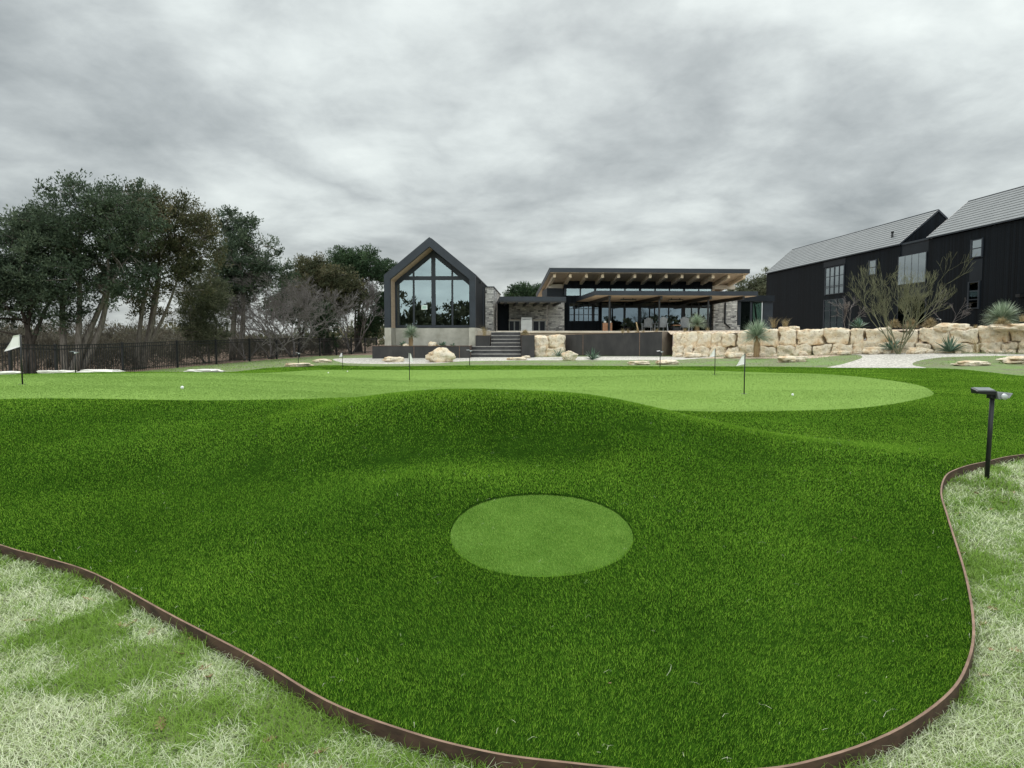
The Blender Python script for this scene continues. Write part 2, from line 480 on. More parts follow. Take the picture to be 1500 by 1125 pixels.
# ------------------------------------------------------------------ the lie of the land
CTRL = []
for px, py, Y in [
    (750, 1125, 2.40), (750, 950, 3.2), (750, 845, 3.90), (750, 785, 4.41), (750, 722, 5.10), (750, 690, 5.65), (750, 665, 6.15), (750, 640, 6.40), (750, 620, 6.59), (750, 600, 6.80), (750, 590, 6.93), (750, 580, 7.25),
    (750, 560, 18), (750, 541, 29), (750, 535.5, 33), (750, 523.5, 42),
    (640, 582, 7.25), (850, 587, 7.0), (640, 620, 6.6), (850, 622, 6.5), (640, 663, 6.15), (850, 663, 6.1), (560, 588, 7.35), (500, 599, 7.35), (440, 616, 7.3), (560, 640, 6.55), (570, 680, 6.05), (470, 650, 6.6), (930, 650, 6.15), (930, 630, 6.5), (600, 700, 5.4), (900, 700, 5.4),
    (0, 1125, 2.3), (0, 960, 3.3), (0, 800, 5.0), (0, 740, 5.8), (0, 660, 7.2), (0, 620, 8.0), (0, 590, 8.9), (33, 563, 11.4), (0, 550, 16), (180, 545.5, 18),
    (375, 960, 3.2), (375, 800, 4.6), (375, 690, 6.35), (375, 652, 6.9), (375, 630, 7.4), (375, 606, 8.25), (200, 730, 5.8), (200, 690, 6.45), (200, 650, 7.15), (200, 612, 8.2), (375, 587, 9.0), (375, 565, 12.5), (375, 546, 24), (375, 538.5, 30),
    (600, 557, 20.8), (500, 541, 31), (560, 537, 33), (480, 535, 34),
    (1500, 1125, 2.35), (1425, 920, 3.45), (1380, 710, 5.7), (1500, 665, 7.0), (1500, 605, 10.0), (1365, 575, 14), (1500, 551, 19.5), (1500, 535, 25), (1500, 518, 30.5),
    (1300, 1085, 2.5), (1300, 800, 4.5), (1300, 700, 5.7), (1300, 663, 6.42), (1300, 652, 7.8), (1300, 620, 9.6),
    (1125, 900, 3.5), (1125, 780, 4.55), (1125, 700, 5.75), (1125, 675, 6.15), (1125, 645, 6.75), (1125, 634, 8.6), (1125, 620, 9.4), (1125, 602, 10.8), (1090, 577, 14.1), (1047, 549, 21.3), (1125, 545.5, 24), (1125, 537, 29), (1125, 522, 37.5),
    (935, 603, 6.95), (1000, 616, 6.95), (1060, 630, 6.85), (1000, 660, 6.1), (1000, 690, 5.65), (1000, 541.5, 28), (1000, 536.5, 31.5), (1000, 523.5, 39.5), (1250, 539, 26), (1250, 518, 36), (1400, 540.5, 23.5),
    (366, 530, 40), (535, 517.7, 59), (300, 545.5, 22), (650, 527.5, 38), (550, 525, 41)]:
    CTRL.append(P(px, py, Y))
for x, y, z in [(0, 9.5, 0.66), (1.2, 10.2, 0.48), (2.3, 9.0, 0.42), (-1.5, 9.6, 0.68), (0, 12.5, 0.46), (-17.3, 27, -0.05), (-22, 5, 0.1), (-26, 16, 0.2), (-30, 40, 0.0), (-12, 70, 0.3), (8, 60, 0.5), (30, 60, 0.6),
                (45, 30, 0.8), (20, 8, 0.35), (12, 2, 0.1), (-12, 1, 0.0), (0, -1, -0.1), (0, -8, -0.15), (8, -8, 0), (-8, -8, -0.1), (40, 90, 0.6), (-40, 90, 0.2), (0, 110, 0.4), (-9, 8.2, 0.5), (-12, 12, 0.72)]:
    CTRL.append(Vector((x, y, z)))
CT = np.array([tuple(c) for c in CTRL])
def _phi(r2):
    return 0.5 * r2 * np.log(r2 + 1e-12)
def _fit():
    n = len(CT)
    d2 = ((CT[:, None, :2] - CT[None, :, :2]) ** 2).sum(-1)
    A = np.zeros((n + 3, n + 3))
    A[:n, :n] = _phi(d2) + np.eye(n) * 0.004
    A[:n, n] = 1
    A[:n, n + 1:] = CT[:, :2]
    A[n, :n] = 1
    A[n + 1:, :n] = CT[:, :2].T
    return np.linalg.solve(A, np.concatenate([CT[:, 2], np.zeros(3)]))
WT = _fit()
def gz(x, y):
    x = np.asarray(x, float).ravel()
    y = np.asarray(y, float).ravel()
    out = np.empty(len(x))
    n = len(CT)
    for i in range(0, len(x), 40000):
        a, b = x[i:i + 40000], y[i:i + 40000]
        d2 = (a[:, None] - CT[None, :, 0]) ** 2 + (b[:, None] - CT[None, :, 1]) ** 2
        z = _phi(d2) @ WT[:n] + WT[n] + WT[n + 1] * a + WT[n + 2] * b
        r = np.hypot(a, b - 25)
        k = np.clip((r - 45) / 35, 0, 1)
        out[i:i + 40000] = z * (1 - k) + 0.3 * k
    return out
def g(x, y):
    return float(gz([x], [y])[0])
def hit(px, py):
    """where the line of sight through a pixel first meets the land"""
    d = ray(px, py)
    Y = np.geomspace(1.2, 90, 1800)
    x, z = d.x / d.y * Y, 1.5 + d.z / d.y * Y
    below = np.nonzero(z < gz(x, Y))[0]
    i = below[0] if len(below) else len(Y) - 1
    return Vector((x[i], Y[i], z[i]))
def at(px, Y):
    x = (px - 750) / F * (Y * 1.0)
    return (x, Y)
def ground(px, Y, dz=0.0):
    x, y = at(px, Y)
    return Vector((x, y, g(x, y) + dz))

def smooth_closed(pts, n=6):
    out = []
    k = len(pts)
    for i in range(k):
        p0, p1, p2, p3 = (np.array(pts[(i + j - 1) % k], float) for j in range(4))
        for t in np.linspace(0, 1, n, endpoint=False):
            out.append(tuple(0.5 * ((2 * p1) + (-p0 + p2) * t + (2 * p0 - 5 * p1 + 4 * p2 - p3) * t * t + (-p0 + 3 * p1 - 3 * p2 + p3) * t ** 3)))
    return out
def inside(poly, x, y):
    x, y = np.asarray(x), np.asarray(y)
    r = np.zeros(x.shape, bool)
    n = len(poly)
    for i in range(n):
        x0, y0 = poly[i]
        x1, y1 = poly[(i + 1) % n]
        if y0 == y1:
            continue
        c = ((y0 > y) != (y1 > y)) & (x < (x1 - x0) * (y - y0) / (y1 - y0) + x0)
        r ^= c
    return r

hxy = lambda px, py: tuple(hit(px, py)[:2])
EDGE_PX = [(0, 800), (60, 817), (140, 843), (260, 908), (375, 968), (480, 1030), (600, 1076), (720, 1106), (830, 1122), (960, 1134), (1080, 1133), (1180, 1121), (1300, 1080), (1380, 1028), (1414, 980),
           (1425, 920), (1412, 840), (1388, 762), (1378, 725), (1384, 700), (1405, 688), (1442, 678), (1500, 667)]
_e0, _e1 = Vector(hxy(0, 800)), Vector(hxy(60, 817))
_ed = (_e0 - _e1).normalized()
edge_pts = [tuple(_e0 + _ed * 9 + Vector((0, 2.2))), tuple(_e0 + _ed * 5 + Vector((0, .7))), tuple(_e0 + _ed * 2 + Vector((0, .06)))] + [hxy(*p) for p in EDGE_PX] + [(6.3, 7.3), (8.2, 7.9), (10.6, 9.6)]
far_pts = [(12.6, 12.5), (14.4, 17), at(1500, 19.6), at(1400, 23.5), at(1300, 25.3), at(1220, 26.6), at(1125, 29), at(1000, 31.5), at(860, 32.6), at(700, 33.3), at(560, 33.2), at(480, 34),
           at(420, 31.5), at(375, 28.5), at(300, 22.5), (-10.2, 18.6), (-12.5, 17), (-15, 13.5)]
TURF = smooth_closed(edge_pts + far_pts, 5)
EDGE = TURF[5:5 * (len(edge_pts) - 1) + 1]
green_pts = [(-11.5, 10.2), (-8.6, 9.0), hxy(0, 585), hxy(180, 585), hxy(375, 586), (-2.2, 9.3), (-0.6, 9.9), (0.8, 10.4), (2.3, 10.75), hxy(1050, 603), hxy(1150, 602), hxy(1270, 597), hxy(1345, 585), hxy(1367, 575), at(1330, 17), at(1220, 21.3),
             at(1125, 23.8), at(1000, 27.6), at(860, 28.6), at(700, 28.8), at(560, 30.3), at(470, 29.5), at(400, 25), at(330, 21), (-9.3, 17), (-11, 15.8), (-12.6, 13)]
GREEN = smooth_closed(green_pts, 5)
CC, CR = (hxy(795, 785)), 0.0
_a, _b = hit(656, 783), hit(932, 783)
CR = (_b.x - _a.x) / 2
CC = ((_a.x + _b.x) / 2, (hit(795, 722).y + hit(795, 846).y) / 2)
CRY = (hit(795, 722).y - hit(795, 846).y) / 2
CHIP = [(CC[0] + CR * math.cos(t), CC[1] + CRY * math.sin(t)) for t in np.linspace(0, 2 * math.pi, 56, endpoint=False)]
PATH_R = smooth_closed([at(1212, 26.4), at(1236, 29), at(1262, 32.2), at(1258, 34.5), at(1240, 36), at(1300, 35.2), at(1420, 32), at(1540, 29.4), at(1540, 28.7), at(1440, 30), at(1375, 30.2), at(1342, 28.6), at(1338, 26.6), at(1356, 24.6), at(1290, 25.6)], 4)
PATH_L = smooth_closed([at(500, 36.5), at(490, 42), at(545, 42.6), at(640, 42), at(760, 42.6), at(900, 42.6), at(985, 40.8), at(1040, 39.4), at(1000, 37.2), at(900, 37.8), at(800, 38.2), at(740, 37.6), at(680, 37), at(640, 35.2), at(580, 34.9), at(530, 35.3)], 4)
LAWN = [(-23, -12), (-20, 5), (-17.3, 27), (-13.4, 52), (-8.5, 52), (-8, 44), (8, 44), (14, 40), (22, 33), (26, 26), (34, 18), (34, -12)]
BED_L = [at(785, 43), at(985, 40.8), at(1120, 37.6), at(1250, 35.6), at(1190, 33.8), at(1120, 35.4), at(1000, 38.8), at(900, 40.2), at(800, 40.2)]

# ------------------------------------------------------------------ ground partition
def build_ground():
    pts = []
    rows = [-400, -150, -60, -30, -16, -9, -5, -3, -1.5, -0.4, 0.5, 1.2]
    y = 1.8
    while y < 75:
        rows.append(y)
        y += max(0.13, 0.032 * y)
    rows += [80, 90, 105, 130, 170, 240, 350, 550]
    for y in rows:
        st = max(0.14, 0.034 * abs(y)) if y > 1 else max(1.2, abs(y) * 0.3)
        w = min(abs(y) * 0.85 + 6, 62)
        k = int(w / st)
        xs = [i * st for i in range(-k, k + 1)]
        e, s = k * st, st
        while e < 560:
            s = max(s * 1.5, 2.5)
            e += s
            xs += [e, -e]
        j = st * 0.22
        for x in xs:
            pts.append((x + rnd.uniform(-j, j), y + rnd.uniform(-j, j) * (0.5 if y > 0 else 1)))
    polys = [TURF, GREEN, CHIP, PATH_R, PATH_L, LAWN, BED_L]
    # keep loose points off the outlines
    P2 = np.array(pts)
    bl = np.concatenate([np.array(p) for p in polys])
    keep = np.ones(len(P2), bool)
    for i in range(0, len(P2), 2000):
        d = np.hypot(P2[i:i + 2000, None, 0] - bl[None, :, 0], P2[i:i + 2000, None, 1] - bl[None, :, 1]).min(1)
        keep[i:i + 2000] = d > 0.02 + 0.004 * np.abs(P2[i:i + 2000, 1])
    V = [Vector(p) for p in P2[keep]]
    V += [Vector((CC[0] + k * CR * math.cos(t), CC[1] + k * CRY * math.sin(t))) for k in (0.975,) for t in np.linspace(0, 2 * math.pi, 56, endpoint=False)]
    E = []
    for p in polys:
        k = len(V)
        V += [Vector(q) for q in p]
        E += [(k + i, k + (i + 1) % len(p)) for i in range(len(p))]
    ov, oe, of, *_ = delaunay_2d_cdt(V, E, [], 0, 1e-4)
    xy = np.array([tuple(v) for v in ov])
    z = gz(xy[:, 0], xy[:, 1])
    tri = np.array([f for f in of if len(f) == 3])
    c = xy[tri].mean(1)
    zone = np.zeros(len(tri), int)
    for k, p in ((1, LAWN), (2, BED_L), (3, PATH_L), (4, PATH_R), (5, TURF), (6, GREEN), (7, CHIP)):
        zone[inside(p, c[:, 0], c[:, 1])] = k
    drop = -0.055 * np.clip((16 - np.hypot(xy[:, 0], xy[:, 1])) / 6, 0.05, 1)
    rr = np.sqrt(((c[:, 0] - CC[0]) / CR) ** 2 + ((c[:, 1] - CC[1]) / CRY) ** 2)
    zone[(zone == 7) & (rr > 0.978)] = 5
    dip = -0.016 * np.clip((1 - ((xy[:, 0] - CC[0]) / CR) ** 2 - ((xy[:, 1] - CC[1]) / CRY) ** 2) / 0.04, 0, 1)
    spec = [("ground", "dirt", drop), ("lawn", "lawn", drop), ("gravel_bed", "bed", drop), ("gravel_path", "gravel", drop), ("gravel_path", "gravel", drop),
            ("fringe_turf", "turf_base", dip), ("putting_green", "green", 0 * drop), ("chipping_circle", "chip", dip)]
    for k, (nm, m, dz) in enumerate(spec):
        t = tri[zone == k]
        if not len(t):
            continue
        used, inv = np.unique(t, return_inverse=True)
        v = np.column_stack([xy[used], (z + dz)[used]])
        struct(mesh_np(nm, v, inv.reshape(-1, 3), 3, M[m], smooth=True))
build_ground()

def scatter(n, x0, x1, y0, y1, test):
    x = nrs.uniform(x0, x1, n)
    y = nrs.uniform(y0, y1, n)
    k = test(x, y)
    return x[k], y[k]
def frustum(x, y, m=1.6):
    return np.abs(x) < 0.735 * y + m

def straight_blades(x, y, z, h, w, lean, tone, name, mat):
    n = len(x)
    a = nrs.uniform(0, 2 * math.pi, n)
    b = nrs.uniform(0, 2 * math.pi, n)
    hx, hy = np.cos(a) * w, np.sin(a) * w
    l = lean * nrs.rand(n) * h
    # the pile has been brushed: a slowly turning common lean
    ba = 2.2 * np.sin(0.9 * x + 0.5 * y) + 1.9 * np.sin(0.6 * x - 1.3 * y + 1)
    bl = h * 0.22
    v = np.empty((n, 3, 3))
    v[:, 0] = np.column_stack([x - hx, y - hy, z])
    v[:, 1] = np.column_stack([x + hx, y + hy, z])
    v[:, 2] = np.column_stack([x + np.cos(b) * l + np.cos(ba) * bl, y + np.sin(b) * l + np.sin(ba) * bl, z + h])
    o = mesh_np(name, v.reshape(-1, 3), np.arange(3 * n).reshape(-1, 3), 3, M[mat], tone=tone)
    return o

def turf_blades():
    X, Y = [], []
    for y0, y1, dens in ((2.1, 3.2, 27000), (3.2, 4.5, 19000), (4.5, 6, 12000), (6, 8, 7500), (8, 10, 5000), (10, 13, 3600), (13, 17, 2500), (17, 22, 1700), (22, 28, 1200), (28, 36, 800)):
        w = 0.74 * y1 + 1.7
        n = int(dens * 2 * w * (y1 - y0))
        x, y = scatter(n, -w, w, y0, y1, lambda a, b: frustum(a, b) & inside(TURF, a, b) & ~inside(GREEN, a, b) & (((a - CC[0]) / CR) ** 2 + ((b - CC[1]) / CRY) ** 2 > 0.955))
        X.append(x)
        Y.append(y)
    x, y = np.concatenate(X), np.concatenate(Y)
    z = gz(x, y) - 0.002
    d = np.maximum(1, y / 3.2)
    o = straight_blades(x, y, z, 0.018 * nrs.uniform(0.5, 1.15, len(x)), 0.0012 * d, 0.9, nrs.rand(len(x)), "turf_pile", "blade")
    tag(o, "dark green artificial turf pile covering the bank and mound", "turf", kind="stuff")
    X, Y = [], []
    for y0, y1, dens in ((8, 11, 3600), (11, 15, 1900), (15, 22, 900), (22, 32, 400)):
        w = 0.74 * y1 + 1.7
        x, y = scatter(int(dens * 2 * w * (y1 - y0)), -w, w, y0, y1, lambda a, b: frustum(a, b) & inside(GREEN, a, b))
        X.append(x)
        Y.append(y)
    x, y = np.concatenate(X), np.concatenate(Y)
    o = straight_blades(x, y, gz(x, y) - 0.002, 0.012 * nrs.uniform(0.6, 1.1, len(x)), 0.00038 * y, 1.2, nrs.rand(len(x)), "putting_pile", "green_blade")
    tag(o, "fine light green pile of the putting green", "turf", kind="stuff")
    n = 60000
    x, y = scatter(n, CC[0] - CR, CC[0] + CR, CC[1] - CRY, CC[1] + CRY, lambda a, b: ((a - CC[0]) / CR) ** 2 + ((b - CC[1]) / CRY) ** 2 < 0.945)
    o = straight_blades(x, y, gz(x, y) - 0.0165, 0.012 * nrs.uniform(0.6, 1.1, len(x)), np.full(len(x), 0.0013), 0.9, nrs.rand(len(x)), "short_turf_pile", "chip_blade")
    tag(o, "short pale green turf pile of the round chipping patch", "turf", kind="stuff")
turf_blades()

def curved_blades(x, y, z, L, w, name, mat, tone, flat=0.6, seg=3):
    n = len(x)
    a = nrs.uniform(0, 2 * math.pi, n)
    e0 = nrs.uniform(0.5, 1.45, n) * (1 - 0.4 * flat)
    de = -nrs.uniform(0.2, 1.3, n) * (0.4 + flat)
    turn = nrs.normal(0, 0.55, n)
    px, py, pz = x.copy(), y.copy(), z.copy()
    v = np.empty((n, 2 * seg + 1, 3))
    for s in range(seg + 1):
        ww = w * (1 - s / (seg + 0.6))
        sx, sy = -np.sin(a) * ww, np.cos(a) * ww
        if s < seg:
            v[:, 2 * s] = np.column_stack([px - sx, py - sy, pz])
            v[:, 2 * s + 1] = np.column_stack([px + sx, py + sy, pz])
        else:
            v[:, 2 * s] = np.column_stack([px, py, pz])
        st = L / seg
        px = px + np.cos(a) * np.cos(e0) * st
        py = py + np.sin(a) * np.cos(e0) * st
        pz = np.maximum(pz + np.sin(e0) * st, z + 0.003)
        e0 = e0 + de
        a = a + turn
    m = 2 * seg + 1
    t = []
    for s in range(seg - 1):
        t += [(2 * s, 2 * s + 1, 2 * s + 3), (2 * s, 2 * s + 3, 2 * s + 2)]
    t.append((2 * seg - 2, 2 * seg - 1, 2 * seg))
    t = np.array(t)
    f = (np.arange(n)[:, None, None] * m + t[None]).reshape(-1, 3)
    return mesh_np(name, v.reshape(-1, 3), f, 3, M[mat], tone=np.repeat(tone, len(t)))

def lawn_blades():
    X, Y = [], []
    for y0, y1, dens in ((2.0, 3.2, 10000), (3.2, 4.6, 7500), (4.6, 7.5, 4500), (7.5, 10, 2500)):
        w = 0.74 * y1 + 1.7
        n = int(dens * 2 * w * (y1 - y0))
        x, y = scatter(n, -w, w, y0, y1, lambda a, b: frustum(a, b) & ~inside(TURF, a, b))
        X.append(x)
        Y.append(y)
    x, y = np.concatenate(X), np.concatenate(Y)
    z = gz(x, y) - 0.057
    patch = np.array([noise.fractal(Vector((a * 1.9, b * 1.9, 3.1)), 1.0, 2.0, 4) for a, b in zip(x, y)])
    fine = np.array([noise.noise(Vector((a * 7, b * 7, 9.1))) for a, b in zip(x, y)])
    p = patch * 1.1 + fine * 0.25
    green = p > 0.09 + nrs.normal(0, 0.17, len(x))
    tone = np.where(green, nrs.uniform(0.0, 0.30, len(x)), nrs.uniform(0.26, 1.0, len(x)) - 0.2 * p)
    L = np.where(green, nrs.uniform(0.05, 0.12, len(x)), nrs.uniform(0.06, 0.17, len(x)))
    w = np.where(green, 0.0016, 0.0012) * np.maximum(1, y / 3.2)
    k = green
    o = curved_blades(x[k], y[k], z[k], L[k], w[k], "grass", "lawn_blade", np.clip(tone[k], 0, 1), flat=0.25)
    tag(o, "fresh green grass patches in the frosted lawn", "grass", kind="stuff")
    k = ~green
    o = curved_blades(x[k], y[k], z[k], L[k], w[k], "dormant_grass", "lawn_blade", np.clip(tone[k], 0, 1), flat=1.0)
    tag(o, "pale dormant curly grass matted outside the steel edging", "grass", kind="stuff")
    # tufts of the farther rough lawn
    X, Y = scatter(26000, -32, 32, 26, 44, lambda a, b: inside(LAWN, a, b) & ~inside(TURF, a, b) & ~inside(PATH_R, a, b) & ~inside(PATH_L, a, b) & ~inside(BED_L, a, b) & (np.abs(a) < .75 * b))
    pt = np.array([noise.fractal(Vector((a * 0.5, b * 0.5, 1.1)), 1.0, 2.0, 3) for a, b in zip(X, Y)])
    o = curved_blades(X, Y, gz(X, Y) - 0.01, nrs.uniform(0.04, 0.09, len(X)), np.full(len(X), 0.012), "rough_grass", "lawn_blade", np.clip(0.22 + 0.35 * pt + nrs.uniform(-.15, .15, len(X)), 0, 1), flat=0.3, seg=2)
    tag(o, "patchy yellow green rough grass between the green and the walls", "grass", kind="stuff")
    # pale strands blown onto the turf
    t = nrs.randint(0, len(EDGE), 70)
    ex = np.array([EDGE[i][0] for i in t]) + nrs.normal(0, 0.12, 70)
    ey = np.array([EDGE[i][1] for i in t]) + np.abs(nrs.normal(0, 0.22, 70))
    x2, y2 = scatter(260, -3.2, 3.5, 2.5, 8, lambda a, b: frustum(a, b, -.2))
    x, y = np.concatenate([ex, x2]), np.concatenate([ey, y2])
    k = inside(TURF, x, y)
    x, y = x[k], y[k]
    o = curved_blades(x, y, gz(x, y) + 0.022, nrs.uniform(0.02, 0.085, len(x)), np.full(len(x), 0.0009), "grass_clippings", "strand", nrs.rand(len(x)), flat=1.0)
    tag(o, "stray pale grass clippings lying on the turf", "grass clippings", kind="stuff")
lawn_blades()

def edging():
    mb, top = MB(), MB()
    e = EDGE
    loops = []
    for i, (x, y) in enumerate(e):
        a, b = e[max(i - 1, 0)], e[min(i + 1, len(e) - 1)]
        d = Vector((b[0] - a[0], b[1] - a[1], 0)).normalized()
        nrm = Vector((d.y, -d.x, 0)) * 0.009
        z = g(x, y)
        zt = z + 0.012
        loops.append([Vector((x, y, z - 0.15)) + nrm, Vector((x, y, zt)) + nrm, Vector((x, y, zt)) - nrm * 0.3, Vector((x, y, z - 0.17)) - nrm * 0.3])
    v = [p for l in loops for p in l]
    f = []
    for i in range(len(loops) - 1):
        for k in range(4):
            f.append((4 * i + k, 4 * i + (k + 1) % 4, 4 * i + 4 + (k + 1) % 4, 4 * i + 4 + k))
    mb.add(v, [tuple(reversed(q)) for q in f])
    o = mb.build("lawn_edging", "rust")
    o.data.materials.append(M["rust_top"])
    for i, p in enumerate(o.data.polygons):
        if i % 4 == 1:
            p.material_index = 1
    tag(o, "rusty brown steel edging strip curving round the turf", "edging")
edging()

# ------------------------------------------------------------------ small things on the turf and lawn
def flag(px, py, pole_h, pts, label):
    h = hit(px, py)
    d = h.y
    t = thing("golf_flag", label, "golf flag", h, 0, "golf flags on the putting green")
    s = d / F
    MB().tube([(0, 0, -0.05), (0, 0, pole_h * 0.5), (0, 0, pole_h)], 0.0115, 8).build("pole", "black_metal", t)
    MB().lathe([(0.062, -0.002), (0.062, 0.004), (0.052, 0.0045)], 18).build("cup_rim", "black_metal", t)
    # cloth: pixel offsets from the pole foot -> a rippled sheet with real thickness
    q = [Vector(((x - px) * s, 0, (py - y) * s)) for x, y in pts]
    n = 7
    mb = MB()
    grid = []
    for side in (-1, 1):
        for i in range(n):
            for j in range(n):
                u, v = i / (n - 1), j / (n - 1)
                p = (q[0] * (1 - u) + q[1] * u) * (1 - v) + (q[3] * (1 - u) + q[2] * u) * v
                p = p + Vector((0, side * 0.001 + 0.022 * u * math.sin(5 * u + 3 * v + px), 0))
                grid.append(p)
    fs = []
    for i in range(n - 1):
        for j in range(n - 1):
            a = i * n + j
            fs.append((a, a + n, a + n + 1, a + 1))
            fs.append((n * n + a, n * n + a + 1, n * n + a + n + 1, n * n + a + n))
    rim = [i * n for i in range(n)] + [(n - 1) * n + j for j in range(1, n)] + [i * n + n - 1 for i in range(n - 2, -1, -1)] + list(range(n - 2, 0, -1))
    for k in range(len(rim)):
        a, b = rim[k], rim[(k + 1) % len(rim)]
        fs.append((a, b, n * n + b, n * n + a))
    mb.add(grid, fs, True)
    mb.build("flag_cloth", "cloth", t)
    return t
flag(33, 563, 0.80, [(32, 490), (22, 492), (8, 515), (32, 508)], "white flag on black stick nearest the left edge of the photo")
flag(1090, 577, 0.80, [(1091, 518), (1087, 520), (1077, 536), (1091, 533)], "tall white flag on black stick on the right of the green, nearest a golf ball")
flag(1047, 549, 0.79, [(1047.5, 510), (1045, 512), (1038, 523), (1047.5, 522)], "smaller white flag farther back, just left of the tall right flag")
flag(600, 557, 0.80, [(599, 517), (602, 518), (606, 531), (598.5, 529)], "white flag hanging limp in front of the low steel planter and boulder")
flag(502, 540.5, 0.76, [(502, 517), (500, 517), (497, 523), (502, 522)], "tiny distant white flag near the fence, left of the glass house")

def ball(px, py, label):
    h = hit(px, py)
    mb = MB()
    bm = bmesh.new()
    bmesh.ops.create_icosphere(bm, subdivisions=3, radius=0.0245)
    me = bpy.data.meshes.new("golf_ball")
    bm.to_mesh(me)
    bm.free()
    me.materials.append(M["ball"])
    me.polygons.foreach_set("use_smooth", [True] * len(me.polygons))
    o = bpy.data.objects.new("golf_ball", me)
    col.objects.link(o)
    o.location = h + Vector((0, 0, 0.024))
    tag(o, label, "golf ball", "golf balls on the green")
ball(267, 570, "white golf ball on the near left part of the green, away from any flag")
ball(1161, 580, "white golf ball right of the tall white flag")
ball(481, 547, "small white golf ball left of the tiny distant flag, toward the fence")
ball(509, 545, "small white golf ball just right of the tiny distant flag")

def solar_light(loc, h, rz, label, name="solar_light"):
    t = thing(name, label, "garden light", loc, rz, "solar stake lights around the green")
    MB().tube([(0, 0, -0.06), (0, 0, h * 0.5), (0, 0, h - 0.03)], 0.0185, 10).build("post", "black_metal", t)
    mb = MB().box(-0.035, 0.05, -0.03, 0.03, h - 0.05, h - 0.002)
    mb.build("bracket", "black_metal", t, bevel=0.008)
    b = MB()
    b.hexa([(-0.165, -0.04, h - 0.012), (-0.015, -0.055, h - 0.02), (0.0, 0.045, h - 0.02), (-0.15, 0.06, h - 0.012)],
           [(-0.17, -0.045, h + 0.010), (-0.005, -0.06, h + 0.014), (0.01, 0.05, h + 0.040), (-0.155, 0.065, h + 0.036)])
    hd = b.build("lamp_head", "black_metal", t, bevel=0.005)
    MB().hexa([(-0.155, -0.034, h + 0.0135), (-0.015, -0.048, h + 0.0175), (-0.002, 0.04, h + 0.0385), (-0.142, 0.054, h + 0.0345)],
              [(-0.155, -0.034, h + 0.018), (-0.015, -0.048, h + 0.022), (-0.002, 0.04, h + 0.043), (-0.142, 0.054, h + 0.039)]).build("solar_panel", "solar", hd)
    b = MB()
    b.hexa([(0.005, -0.07, h - 0.055), (0.09, -0.085, h - 0.04), (0.10, 0.0, h - 0.035), (0.02, 0.03, h - 0.05)],
           [(-0.01, -0.06, h + 0.012), (0.14, -0.06, h + 0.002), (0.15, 0.02, h + 0.004), (0.0, 0.04, h + 0.014)])
    hd = b.build("lamp_head", "grey_plastic", t, bevel=0.006)
    MB().tube([(0.045, -0.07, h - 0.025), (0.045, -0.092, h - 0.034)], [0.026, 0.023], 14).build("lens", "lens", hd)
    return t
s0 = hit(1446, 694)
sol = solar_light(s0, 0.70, R(4), "black stake light with double lamp head in the foreground lawn at the right edge")
sol.rotation_euler = (R(-1), R(2.2), R(4))
for px, Y, lab, h in ((688, 33.6, "small stake light with T shaped head in front of the steps", .76), (967, 30.5, "small stake light with T shaped head in front of the tall steel planter", .85), (437, 34.5, "small stake light with T shaped head beside the flat stones near the fence", .62), (110, 19, "small stake light with T shaped head by the fence under the big trees", .47)):
    dup(sol, ground(px, Y), R(4), lab, 0.98 if h > .7 else 0.8)

def dead_leaf(px, py, sc, label_side):
    h = hit(px, py)
    pts = [(-0.5, 0), (-0.36, 0.06), (-0.28, 0.2), (-0.18, 0.08), (-0.05, 0.28), (0.05, 0.1), (0.2, 0.24), (0.26, 0.08), (0.5, 0.0)]
    ring = pts + [(x, -y * rnd.uniform(0.7, 1.2)) for x, y in reversed(pts[1:-1])]
    c = rnd.uniform(0.5, 1.6)
    tw = rnd.uniform(-.8, .8)
    def lift(x, y):
        return c * (y * y * 1.4 + 0.35 * x * x) + tw * x * y
    top = [Vector((x, y, lift(x, y))) for x, y in ring]
    n = len(ring)
    v = [(p.x * sc, p.y * sc, p.z * sc) for p in top] + [(p.x * sc, p.y * sc, p.z * sc + 0.0012) for p in top] + [(0, 0, 0), (0, 0, 0.0012)]
    f = [(i, 2 * n, (i + 1) % n) for i in range(n)] + [(n + i, n + (i + 1) % n, 2 * n + 1) for i in range(n)] + [(i, (i + 1) % n, n + (i + 1) % n, n + i) for i in range(n)]
    onturf = inside(TURF, np.array([h.x]), np.array([h.y]))[0]
    o = MB().add(v, f).build("fallen_leaf", "leaf_dead", loc=h + Vector((0, 0, 0.032 if onturf else -0.045)))
    o.rotation_euler = (rnd.uniform(-.5, .5), rnd.uniform(-.4, .4), rnd.uniform(0, 6.28))
    tag(o, label_side, "leaf", "fallen oak leaves on the " + ("turf" if onturf else "left lawn" if px < 750 else "right lawn"))
LL = "curled brown oak leaf in the pale grass below the left edging"
for px, py in ((236, 1046), (392, 1068), (414, 1105), (440, 1122), (470, 1085), (180, 905), (222, 913), (285, 922), (262, 944), (300, 965), (305, 978), (42, 898), (130, 868), (490, 1118), (196, 900)):
    dead_leaf(px, py, rnd.uniform(0.06, 0.095), LL)
LR = "lobed brown oak leaf in the pale grass right of the edging"
for px, py in ((1443, 975), (1430, 715), (1405, 744), (1450, 738), (1485, 714), (1358, 1118), (1441, 903), (1455, 880), (1488, 940), (1452, 938), (1470, 728), (1410, 800)):
    dead_leaf(px, py, rnd.uniform(0.055, 0.09), LR)
dead_leaf(893, 1012, 0.03, "tiny brown leaf scrap on the turf below the chipping circle")
dead_leaf(1252, 795, 0.035, "small dark leaf scrap on the turf right of the chipping circle")

